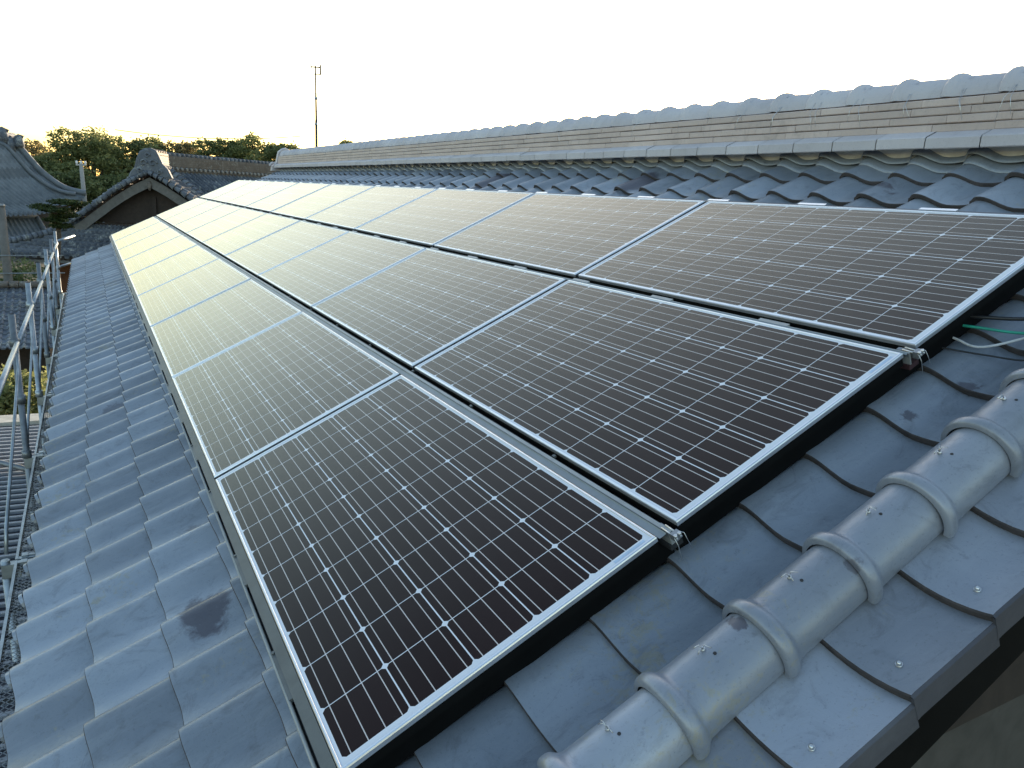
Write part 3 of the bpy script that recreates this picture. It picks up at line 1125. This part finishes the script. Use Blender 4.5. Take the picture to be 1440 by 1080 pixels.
# main ridge
mb = MB()
y0r, y1r = .0, 3.0
zb, zt = zk(1.42), zk(1.93)
mb.abox(-.26, .26, y0r, y1r, zb, zt - .16, T)
for q in range(5):
    mb.abox(-.30 + .01 * q, .30 - .01 * q, y0r, y1r, zb + .08 + q * .14, zb + .10 + q * .14 + .05, T)
rid = part(mb, 'ridge', m_farcap, hall)
mb = MB()
q = 0
yy = y0r + .4
while yy < y1r:
    mb.t = rv.random()
    mb.tube([T(0, yy, zt - .10), T(0, yy + .30, zt - .10)], [.15, .12], 10)
    yy += .36
part(mb, 'ridge_cap_tiles', m_farcap, rid)
for sg in (-1, 1):
    mb = MB()
    yy = y0r + .3
    while yy < y1r:
        mb.tube([T(sg * .24, yy, zb + .06), T(sg * .42, yy, zb + .0)], .085, 8)
        yy += .36
    part(mb, 'ridge_foot_tiles', m_footpale, rid)
# onigawara with swirls
mb = MB()
outl = [(-1.15, zk(1.02)), (-1.0, zk(1.20)), (-.74, zk(1.36)), (-.60, zk(1.62)), (-.40, zk(1.84)), (-.12, zk(1.93)), (.20, zk(1.95)), (.50, zk(1.88)), (.66, zk(1.70)), (.82, zk(1.50)), (1.10, zk(1.34)), (1.30, zk(1.10)), (1.0, zk(1.04)), (.4, zk(1.10)), (0, zk(1.22)), (-.3, zk(1.16))]
rows = []
for yo, sc_ in ((-.42, .86), (-.36, 1), (-.10, 1), (-.02, .9)):
    rows.append([T(x * sc_, yo, zk(1.5) + (z - zk(1.5)) * sc_) for x, z in outl])
ids = mb.grid(rows, False, True)
mb.face(ids[0]); mb.face(ids[-1][::-1])
for cx, cz, r0 in ((-.22, 1.50, .22), (.30, 1.50, .24), (.02, 1.72, .16), (.62, 1.24, .16), (-.44, 1.28, .14)):
    pts = []
    for q in range(18):
        a = q / 17 * 5.5
        pts.append(T(cx + r0 * (1 - q / 22) * math.cos(a), -.46, zk(cz) + r0 * (1 - q / 22) * math.sin(a)))
    mb.tube(pts, .05, 6)
part(mb, 'ridge_ornament', m_oldtile, hall)
# skirt roof below the gable
mb = MB()
zs1, zs0 = zk(-.44), zk(-1.42) + .25
def fS(s, t):
    xl = -4.35 * KG * (1 - t) + -2.0 * KG * t
    xr = 4.6 * KG * (1 - t) + 2.2 * KG * t
    sag = -.25 * math.sin(math.pi * t) + .25 * max(0, (abs(s - .5) - .35) / .15) ** 2 * (1 - t)
    return T(xl + (xr - xl) * s, -3.2 * (1 - t) + .5 * t, zs0 + (zs1 - zs0) * t + sag)
tile_field(mb, fS, 42, 9, .17, .10, 4)
part(mb, 'skirt_roof', m_oldtile, hall)
mb = MB()
# hip ridge left
for q in range(22):
    a_ = fS(0, 1 - q / 22); b_ = fS(0, 1 - (q + .95) / 22)
    mb.t = rv.random()
    mb.tube([a_ + Vector((0, 0, .28)), b_ + Vector((0, 0, .28))], [.16, .20], 8)
hp = [fS(0, 1 - q / 10) for q in range(11)]
mb.grid([[p + Vector((.1, .1, .28)) for p in hp], [p + Vector((.16, .1, 0)) for p in hp]], False)
mb.grid([[p + Vector((-.1, -.1, .28)) for p in hp], [p + Vector((-.16, -.1, 0)) for p in hp]], False)
mb.tube([fS(0, 0) + Vector((0, 0, .25)), fS(0, 0) + Vector((-.5, -.35, .42))], [.22, .16], 8)
part(mb, 'hip_ridge', m_oldtile, hall)
mb = MB()
a0, b0 = T(-4.35 * KG + .3, -3.1, zs0 - .14), T(4.4 * KG, -3.1, zs0 - .14)
mb.box(a0, b0 - a0, T(0, .15, 0) - T(0, 0, 0), (0, 0, -.14))
part(mb, 'fascia', m_greywood, hall)
mb = MB()
mb.abox(-6.0, 8.0, 0, 14, -7, zs0 + .2, T)
part(mb, 'wall', m_redwall, hall)
mb = MB()
mb.abox(-7.6, 8.6, -2.9, 0, zs0 - .22, zs0 - .16, T)
for q in range(30):
    x = -7.4 + q * .5
    mb.abox(x, x + .1, -2.95, 0, zs0 - .34, zs0 - .225, T)
part(mb, 'eave_soffit', m_darkwood, hall)
for q in range(5):
    mb = MB()
    x = -6 + q * 3.2
    mb.abox(x - .12, x + .12, -.12, -.003, -7, zs0 - .35, T)
    part(mb, 'pillar', m_darkwood, hall)

# long main hall behind, its ridge running across the view
EA = R(55)
e_ = Vector((math.sin(EA), math.cos(EA), 0)); g_ = Vector((math.sin(EA + math.pi / 2), math.cos(EA + math.pi / 2), -.55))
H0 = Vector((4.3, 56.6, 2.8))
lh = empty('long_hall', (H0.x + 5, H0.y, -7), 'long old tiled hall roof behind the gable, left of our ridge end', 'building')
def P2(a, b, z): return H0 + e_ * a + g_ * b + Vector((0, 0, z))
mb = MB()
tile_field(mb, lambda s, t: P2(34 * s, 8.0 * (1 - t) + .2, -1.25), 96, 18, .16, .02, 4)
part(mb, 'roof', m_oldtile, lh)
mb = MB()
mb.box(P2(0, -8.5, -1.5 - 2 * .55 * 8.5), e_ * 34, Vector((g_.x, g_.y, .55)) * 8.4, (0, 0, -.1))
part(mb, 'back_roof', m_oldtile, lh)
mb = MB()
gh = Vector((g_.x, g_.y, 0))
mb.box(P2(0, 0, -1.35) - gh * .25, e_ * 34, gh * .5, (0, 0, 1.12))
for q in range(6):
    mb.box(P2(0, 0, -1.2 + q * .15) - gh * (.31 - .008 * q), e_ * 34, gh * 2 * (.31 - .008 * q), (0, 0, .10))
rid = part(mb, 'ridge', m_farcap, lh)
mb = MB()
yy = 0
while yy < 34:
    mb.t = rv.random()
    a_ = P2(yy, 0, -.18)
    mb.tube([a_, a_ + e_ * .28], [.20, .16], 10)
    yy += .40
part(mb, 'ridge_cap_tiles', m_oldtile, rid)
mb = MB()
yy = .1
while yy < 34:
    a_ = P2(yy, 0, -1.02) + gh * .30
    mb.tube([a_, a_ + gh * .16 - Vector((0, 0, .05))], .09, 8)
    yy += .40
part(mb, 'ridge_foot_tiles', m_footpale, rid)
mb = MB()
for q in range(20):
    mb.t = rv.random()
    a_ = P2(-.1, .1 + q * .4, -.72); b_ = P2(-.1, .1 + (q + .95) * .4, -.72)
    mb.tube([a_, b_], [.20, .25], 8)
mb.box(P2(-.28, .1, -1.3), e_ * .36, g_ * 7.9, (0, 0, .55))
part(mb, 'descending_ridge', m_oldtile, lh)
mb = MB()
mb.box(P2(.5, 6.8, 0).xy.to_3d() + Vector((0, 0, -7)), e_ * 33, gh * -13, (0, 0, 7 + H0.z - 5.4))
part(mb, 'wall', m_darkwood, lh)

# --- lower tiled outbuilding on the left
lo = empty('low_tiled_shed', (-6, 38, -7), 'low dark tiled roof behind the scaffold posts on the left', 'building')
mb = MB()
def fl_(s, t):
    return Vector((-15 + 13.2 * s, 33.0 + 5.2 * t - .8 * s, -5.55 + 1.68 * t))
tile_field(mb, fl_, 50, 14, .06, .05, 4)
part(mb, 'roof', m_oldtile, lo)
mb = MB()
for q in range(36):
    x = -15 + q * .37
    mb.tube([(x, 38.1 - .8 * (x + 15) / 13.2, -3.72), (x + .34, 38.08 - .8 * (x + 15) / 13.2, -3.72)], [.13, .16], 8)
part(mb, 'ridge_tiles', m_farcap, lo)
mb = MB()
mb.abox(-15, -2.1, 33.9, 38, -7, -5.45)
part(mb, 'wall', m_darkwood, lo)
mb = MB()
def fb_(s, t):
    return Vector((-1.8 - 13.2 * s, 37.4 + 5.2 * (1 - t) + .8 * s, -5.55 + 1.68 * t))
tile_field(mb, fb_, 30, 8, .06, .05, 3)
part(mb, 'roof', m_oldtile, lo, 'far slope')

# --- ribbed metal canopy roof just below the scaffold
cp = empty('ribbed_canopy', (-3, 12, -7), 'ribbed dark canopy roof with pale stripes below the scaffold', 'canopy')
mb = MB()
CZ = -4.0
mb.quad((-9, 2.0, CZ + .25), (-1.0, 2.0, CZ), (-1.0, 16.35, CZ), (-9, 16.35, CZ + .25))
mb.quad((-9, 2.0, CZ + .22), (-1.0, 2.0, CZ - .03), (-1.0, 16.35, CZ - .03), (-9, 16.35, CZ + .22))
part(mb, 'roof_sheet', plain('dark_roof_sheet', (.035, .035, .045), .5), cp)
mb = MB()
yy = 2.1
k = 0
while yy < 16.2:
    mb.box((-9, yy, CZ + .252), (8, 0, -.25), (0, .06, 0), (0, 0, .045))
    yy += .225; k += 1
part(mb, 'ribs', plain('pale_rib', (.24, .26, .30), .5, .2, .2), cp)
mb = MB()
mb.box((-9, 16.36, CZ + .15), (8.0, 0, -.25), (0, .55, 0), (0, 0, .18))
part(mb, 'end_beam', plain('cream_beam', (.42, .42, .38), .7), cp)
mb = MB()
mb.tube([(-3.2, 14.2, CZ + .22), (-2.2, 13.9, CZ + .18), (-1.0, 12.6, CZ + .12)], .05, 8)
part(mb, 'conduit', m_galvd, cp)
for (x, yv) in ((-1.2, 15.8), (-1.2, 9), (-8.5, 15.8)):
    mb = MB(); mb.tube([(x, yv, -7), (x, yv, CZ - .04)], .06, 10)
    part(mb, 'leg', m_galvd, cp)

# --- lower lean-to roof under the gable on the right
lean = empty('lean_to_roof', (5, -1, -7), 'plain dark grey green roof far below the gable edge in the corner', 'building')
mb = MB()
n = 40
rows = []
for j in range(2):
    rows.append([(.3 + 12 * i / n, (-7.5, 8)[j], (-4.9, -3.1)[j] + (0 if i % 4 else .035)) for i in range(n + 1)])
mb.grid(rows, False)
part(mb, 'roof_sheet', plain('dark_green_grey_sheet', (.05, .058, .055), .55, 0, .3), lean)
mb = MB()
mb.tube([(1.2, 2.6, -3.62), (9.5, 4.6, -3.30)], .05, 8)
part(mb, 'roof_seam', plain('pale_green_seam', (.12, .15, .12), .5), lean)
mb = MB(); mb.abox(.6, 12, -7, 7.6, -7, -5.2)
part(mb, 'wall', m_wall, lean)

# --- big temple roof far left
def V5(P, k=2.5): return SK(P, k)
tp = empty('temple_roof', V5((-6, 42, 0)) * 1, 'large curved blue grey temple roof at the left edge below the sky', 'temple')
tp.location.z = -7
VC = [(-3.28, 2.14), (-2.80, 1.98), (-2.33, 1.36), (-1.97, .90), (-1.34, .38), (-.85, .18), (-.36, .10)]
def cat(PR, t):
    q = t * (len(PR) - 1); i = min(int(q), len(PR) - 2); f_ = q - i
    p = [PR[max(0, min(len(PR) - 1, i + d))] for d in (-1, 0, 1, 2)]
    r_ = []
    for a in range(len(PR[0])):
        r_.append(.5 * ((2 * p[1][a]) + (p[2][a] - p[0][a]) * f_ + (2 * p[0][a] - 5 * p[1][a] + 4 * p[2][a] - p[3][a]) * f_ ** 2 + (3 * p[1][a] - p[0][a] - 3 * p[2][a] + p[3][a]) * f_ ** 3))
    return r_
def fT(s, t):
    x, z = cat(VC, 1 - t)
    e = 1 - math.exp(-s * 7)
    d = 1 - t
    z2 = z - e * .95 * d ** 1.6
    x2 = x + e * .15 * d
    return V5((x2 - 7.0 * s, 38.8 - 5.5 * s, z2))
mb = MB()
tile_field(mb, fT, 42, 16, .20, .03, 4)
part(mb, 'roof', m_fartile, tp)
mb = MB()
pts = [fT(0, 1 - q / 20) + Vector((0, 0, .35)) for q in range(21)]
mb.tube(pts, .32, 8)
mb.tube([p + Vector((-1.0, -.8, -.15)) for p in pts], .22, 8)
part(mb, 'hip_ridge', m_fartile, tp)
mb = MB()
a_ = V5((-2.9, 38.9, 2.0)); b_ = V5((-9.5, 33.6, 2.3))
mb.box(a_, b_ - a_, Vector((-.5, .6, 0)), (0, 0, 1.1))
mb.tube([a_ + Vector((0, .3, 1.2)), b_ + Vector((0, .3, 1.2))], .35, 8)
part(mb, 'main_ridge', m_oldtile, tp)
mb = MB()
for bx_, bz, r0 in ((-2.72, 2.35, .45), (-3.30, 2.55, .6), (-3.05, 2.2, .5)):
    c_ = V5((bx_, 38.7, bz))
    mb.tube([c_ - Vector((0, 0, r0 * 1.6)), c_, c_ + Vector((.1, 0, r0 * 1.1))], [r0 * 1.1, r0, r0 * .35], 9)
    mb.tube([c_ + Vector((-.9 * r0, 0, .1)), c_ + Vector((0, 0, r0)), c_ + Vector((1.0 * r0, 0, .3))], .18, 6)
part(mb, 'ridge_ornament', m_oldtile, tp)
def fT2(s, t):
    z = -.95 * t + -2.25 * (1 - t) - .12 * math.sin(math.pi * t)
    x = -2.35 + .75 * (1 - t)
    up = .15 * math.exp(-s * 8) * (1 - t)
    return V5((x - 7.0 * s, 38.6 - 1.2 * (1 - t) - 5.5 * s, z + up))
mb = MB()
tile_field(mb, fT2, 42, 8, .16, .03, 4)
part(mb, 'lower_roof', m_fartile, tp)
mb = MB()
mb.tube([fT2(s_ / 12, 1) + Vector((0, 0, .25)) for s_ in range(13)], .28, 8)
mb.tube([fT2(0, 1 - q / 10) + Vector((0, 0, .2)) for q in range(11)], .25, 8)
part(mb, 'lower_ridge', m_fartile, tp)
mb = MB()
p_ = V5((-1.9, 39.4, 0)); p2 = V5((-9, 34, 0))
mb.box((p_.x, p_.y, -7), p2 - p_, (-2, 3, 0), (0, 0, 6.2))
part(mb, 'wall', m_wall, tp)

# ------------------------------------------------------------------ vegetation
def leafmat(name, c1, c2, trans=.45):
    m, nt, b = newmat(name)
    geo = node(nt, 'ShaderNodeNewGeometry')
    att = node(nt, 'ShaderNodeAttribute', attribute_name='tint')
    nt.links.new(mix(nt, att.outputs['Fac'], c1, c2), b.inputs['Base Color'])
    b.inputs['Roughness'].default_value = .6
    b.inputs['Specular IOR Level'].default_value = .3
    tr = node(nt, 'ShaderNodeBsdfTranslucent')
    nt.links.new(mix(nt, att.outputs['Fac'], tuple(x * 1.5 for x in c1), tuple(x * 1.6 for x in c2)), tr.inputs['Color'])
    ms = node(nt, 'ShaderNodeMixShader'); ms.inputs[0].default_value = trans
    nt.links.new(b.outputs[0], ms.inputs[1]); nt.links.new(tr.outputs[0], ms.inputs[2])
    nt.links.new(ms.outputs[0], nt.nodes['Material Output'].inputs['Surface'])
    return m


m_leaf = leafmat('camphor_leaves', (.085, .11, .04), (.25, .26, .11), .38)
m_leafd = leafmat('dark_evergreen_leaves', (.065, .09, .034), (.20, .22, .095), .35)
m_leafo = leafmat('autumn_olive_leaves', (.11, .10, .045), (.26, .22, .11), .38)
m_pine = leafmat('pine_needles', (.018, .032, .010), (.05, .07, .02), .2)
m_bark = plain('bark', (.07, .055, .042), .9, 0, .3, 3)


def crown(mb, blobs, leaf, dens, rnd, flat=1.0):
    """leaf clusters: many small quads gathered in clumps inside each ellipsoid"""
    for (c, rx, rz, n) in blobs:
        c = Vector(c)
        for q in range(int(n * dens)):
            # clump centre near the surface of the blob
            while True:
                p = Vector((rnd.uniform(-1, 1), rnd.uniform(-1, 1), rnd.uniform(-1, 1)))
                if .25 < p.length < 1: break
            p = p.normalized() * (p.length ** .45) * (1 if rnd.random() < .8 else rnd.uniform(1.05, 1.38))
            cc = c + Vector((p.x * rx, p.y * rx, p.z * rz))
            sh = min(1, max(0, rnd.gauss(.5, .28)))
            m_ = rnd.randint(4, 9)
            cr = leaf * rnd.uniform(1.6, 3.2)
            for j in range(m_):
                d = Vector((rnd.gauss(0, .5), rnd.gauss(0, .5), rnd.gauss(0, .35 * flat))) * cr
                a = Vector((rnd.uniform(-1, 1), rnd.uniform(-1, 1), rnd.uniform(-.6, .6))).normalized()
                b = a.cross(Vector((rnd.uniform(-1, 1), rnd.uniform(-1, 1), rnd.uniform(-1, 1)))).normalized()
                s_ = leaf * rnd.uniform(.55, 1.2)
                mb.t = min(1, max(0, sh + rnd.uniform(-.2, .2)))
                o = cc + d
                i0 = [mb.vert(o + a * s_), mb.vert(o + b * s_ * .6), mb.vert(o - a * s_), mb.vert(o - b * s_ * .6)]
                mb.face(i0)


def tree(base, H, spread, label, leaf=.35, dens=1.0, mat=None, seed=1, nb=9, shape=1.0, group='trees along the skyline', bare=.35, name='broadleaf_tree', cat='tree'):
    rnd = random.Random(seed)
    o = empty(name, base, label, cat, group)
    base = Vector(base)
    tk = MB()
    r0 = H * .028
    top = base + Vector((rnd.uniform(-.04, .04) * H, 0, H * .72))
    mid = base.lerp(top, .45) + Vector((rnd.uniform(-.03, .03) * H, 0, 0))
    tk.tube([base, base + Vector((0, 0, H * .1)), mid, top], [r0 * 1.5, r0, r0 * .7, r0 * .2], 8)
    blobs = []
    nb = int(nb * 1.6)
    for k_ in range(nb):
        a = k_ * 2.4 + rnd.uniform(-.4, .4)
        f_ = (k_ + .5) / nb
        hz = bare + (1 - bare) * (f_ ** .8) * .86
        rad = spread * math.sqrt(max(.05, 1 - ((hz - .45) / .6) ** 2)) * rnd.uniform(.45, .8) * shape
        if k_ == nb - 1: rad *= .25
        c = base + Vector((math.cos(a) * rad, math.sin(a) * rad, H * hz))
        br = spread * rnd.uniform(.20, .38)
        blobs.append((c, br, br * rnd.uniform(.5, .8), 120))
        st = base.lerp(top, min(.95, hz * .75))
        m1 = st.lerp(c, .5) + Vector((0, 0, -.03 * H))
        tk.tube([st, m1, c, c + (c - st).normalized() * br * .6], [r0 * .45, r0 * .3, r0 * .16, r0 * .05], 6)
        for q in range(5):
            e = c + Vector((rnd.uniform(-1, 1), rnd.uniform(-1, 1), rnd.uniform(-.3, .9))).normalized() * br * .9
            tk.tube([m1.lerp(c, .7), e], [r0 * .12, r0 * .03], 4, False)
    part(tk, 'trunk', m_bark, o)
    cm = MB()
    crown(cm, blobs, leaf, dens, rnd)
    part(cm, 'crown', mat or m_leaf, o)
    return o


# (x, y) surveyed positions on the ground
tree((.6, 117, -7), 13.9, 5.6, 'tallest bushy tree with a rounded crown, left of the dark gable', .21, 1.5, m_leaf, 11, 12)
tree((-4.2, 119, -7), 10.5, 4.0, 'low green bushy tree just right of the temple roof', .21, 1.2, m_leafd, 12, 9)
tree((4.6, 122, -7), 10.6, 4.0, 'round tree behind the gable ridge ornament on its left', .21, 1.2, m_leaf, 13, 9)
tree((-6.5, 124, -7), 12.6, 3.6, 'thin sparse brownish tree rising beside the temple ridge', .20, .6, m_leafo, 14, 10)
tree((7.6, 120, -7), 13.9, 4.6, 'wide tree top just right of the gable ridge ornament', .21, 1.1, m_leafd, 15, 9)
tree((12.2, 121, -7), 14.0, 4.6, 'olive tree top second right of the gable ornament', .21, 1.1, m_leafo, 16, 9)
tree((17.0, 119, -7), 14.6, 4.4, 'green tree top in the middle of the hall ridge skyline', .21, 1.2, m_leafd, 17, 9)
tree((21.4, 117, -7), 15.2, 4.6, 'full green tree top left of the roof end ornament', .21, 1.3, m_leaf, 18, 10)
tree((25.6, 116, -7), 14.6, 4.2, 'rightmost tree top above the end of our ridge', .21, 1.2, m_leafd, 19, 9)
tree((-1.2, 110, -7), 8.6, 4.4, 'dark low tree filling the space below the tallest tree', .21, 1.3, m_leafd, 20, 9, bare=.15)
tree((3.4, 112, -7), 8.4, 4.0, 'dark low tree left of the gable roof slope', .21, 1.3, m_leafd, 21, 9, bare=.15)
tree((34.0, 112, -7), 15.6, 3.6, 'small tree top peeping over our ridge near the mast', .21, 1.2, m_leaf, 22, 8)

# cloud pruned pine
pn = empty('pruned_pine', (-1.9, 43, -7), 'flat layered pruned pine beside the lower temple roof', 'tree')
tk = MB(); rnp = random.Random(4)
tk.tube([(-1.9, 43, -7), (-2.0, 43, -4), (-1.7, 43.1, -2), (-1.75, 43, -.7)], [.22, .17, .12, .05], 8)
pads = [(-.95, -.36, .55), (-1.45, -.34, .5), (-2.25, -.62, .5), (-1.75, -.72, .62), (-1.35, -1.0, .55), (-1.75, -1.22, .5), (-1.55, -1.5, .45)]
cm = MB()
for (x, z, rr_) in pads:
    tk.tube([(-1.72, 43, z - .3), (x, 43, z - .12)], [.06, .03], 6)
    crown(cm, [((x, 43 + rnp.uniform(-.5, .5), z), rr_, .11, 200)], .06, 1.2, rnp, .3)
part(tk, 'trunk', m_bark, pn); part(cm, 'crown', m_pine, pn)

# green shrub between the sheds
for i, (x, y_, z_, h_, lb) in enumerate(((-2.6, 21.5, -7, 3.0, 'leafy green shrub in the gap below the scaffold, nearer of two'), (-4.4, 24.5, -7, 2.6, 'leafy green shrub in the gap below the scaffold, farther of two'))):
    o = empty('shrub', (x, y_, z_), lb, 'shrub', 'shrubs below the scaffold')
    tk = MB(); tk.tube([(x, y_, z_), (x + .1, y_, z_ + h_ * .6)], [.08, .03], 6)
    rn = random.Random(40 + i)
    for q in range(6):
        tk.tube([(x, y_, z_ + .4), (x + rn.uniform(-1, 1), y_ + rn.uniform(-1, 1), z_ + h_ * rn.uniform(.5, .9))], [.04, .012], 5)
    part(tk, 'stem', m_bark, o)
    cm = MB()
    crown(cm, [((x + rn.uniform(-.8, .8), y_ + rn.uniform(-.8, .8), z_ + h_ * rn.uniform(.35, .8)), .9, .7, 130) for q in range(6)], .10, 1.5, rn)
    part(cm, 'crown', m_leaf, o)

# ------------------------------------------------------------------ poles, mast, wires
m_mast = plain('mast_paint', (.06, .06, .065), .8, 0, .1, spec=.1)
ms = empty('radio_mast', (17.42, 66.52, -7), 'tall thin grey radio mast standing behind our ridge against the white sky', 'mast')
mb = MB()
mb.tube([(17.42, 66.52, -7), (17.42, 66.52, 6.6)], [.15, .11], 10)
mb.tube([(17.42, 66.52, 6.6), (17.40, 66.52, 8.8)], [.095, .08], 8)
mb.tube([(17.40, 66.52, 8.8), (17.38, 66.52, 11.0)], [.07, .06], 8)
part(mb, 'pole', m_mast, ms)
mb = MB()
mb.tube([(16.98, 66.5, 10.85), (17.8, 66.5, 10.9)], .06, 6)
mb.tube([(17.0, 66.5, 10.5), (17.0, 66.5, 11.1)], .05, 6)
mb.tube([(17.8, 66.5, 10.3), (17.8, 66.5, 11.1)], .07, 6)
mb.tube([(17.15, 66.5, 10.3), (17.8, 66.5, 10.35)], .05, 6)
part(mb, 'antenna', m_mast, ms)
mb = MB()
for z in (6.2, 8.3):
    mb.tube([(17.42, 66.52, z), (17.42, 66.52, z + .18)], .15, 8)
part(mb, 'collar', m_galv, ms)

m_conc = plain('concrete_pole', (.30, .29, .28), .8, 0, .15)
up = empty('utility_pole', (-.52, 104, -7), 'pale concrete utility pole in front of the trees left of the gable', 'pole')
mb = MB(); mb.tube([(-.52, 104, -7), (-.66, 104, 2.2)], [.30, .22], 10)
part(mb, 'shaft', m_conc, up)
mb = MB(); mb.tube([(-1.2, 104, 2.0), (-.1, 104, 2.05)], .07, 6)
for x in (-1.1, -.65, -.2):
    mb.tube([(x, 104, 2.0), (x, 104, 2.35), (x, 104, 2.5)], [.08, .13, .06], 8)
part(mb, 'insulator_arm', plain('white_insulator', (.7, .7, .72), .4), up)

wp = empty('wooden_post', (-3.83, 40.7, -7), 'weathered grey post at the left edge, standing behind the low tiled roof', 'post')
mb = MB(); mb.tube([(-3.83, 40.7, -7), (-3.80, 40.7, -.56)], [.21, .17], 10)
part(mb, 'shaft', m_greywood, wp)
for z in (-2.78, -3.60):
    mb = MB(); mb.tube([(-4.6, 40.5, z), (-1.5, 40.2, z + .06)], .03, 6)
    part(mb, 'crossbar', m_galvd, wp)
mb = MB(); mb.tube([(-3.80, 40.7, -.57), (-3.80, 40.7, -.46)], [.20, .15], 10)
part(mb, 'cap', m_galvd, wp)

def wire(pts, r, label, mat):
    mb = MB(); mb.tube(pts, r, 5, True)
    thing(mb, 'overhead_wire', mat, label, 'wire', 'overhead wires')
m_yw = plain('yellow_wire', (.45, .36, .12), .6)
def sagw(a, b, sag, n=14):
    a, b = Vector(a), Vector(b)
    return [a.lerp(b, i / n) - Vector((0, 0, sag * 4 * (i / n) * (1 - i / n))) for i in range(n + 1)]
wire(sagw((1.6, 57, 4.0), (13.5, 56, 4.55), .35), .03, 'yellow overhead wire sagging in front of the trees above the hall ridge', m_yw)

hd = empty('hedge', (-7, 45.5, -7), 'dark green hedge in the shade between the low tiled roof and the hall eave', 'hedge')
cm = MB(); rnh = random.Random(77)
crown(cm, [((-12.5 + q * 1.15, 45.0 + rnh.uniform(-.4, .4), -5.2 + rnh.uniform(-.3, .2)), 1.0, 1.6, 150) for q in range(9)], .10, 1.3, rnh)
part(cm, 'crown', m_leafd, hd)
tk = MB()
for q in range(9):
    x = -12.5 + q * 1.15
    tk.tube([(x, 45, -7), (x + rnh.uniform(-.2, .2), 45, -5.2)], [.07, .03], 6)
part(tk, 'stem', m_bark, hd)
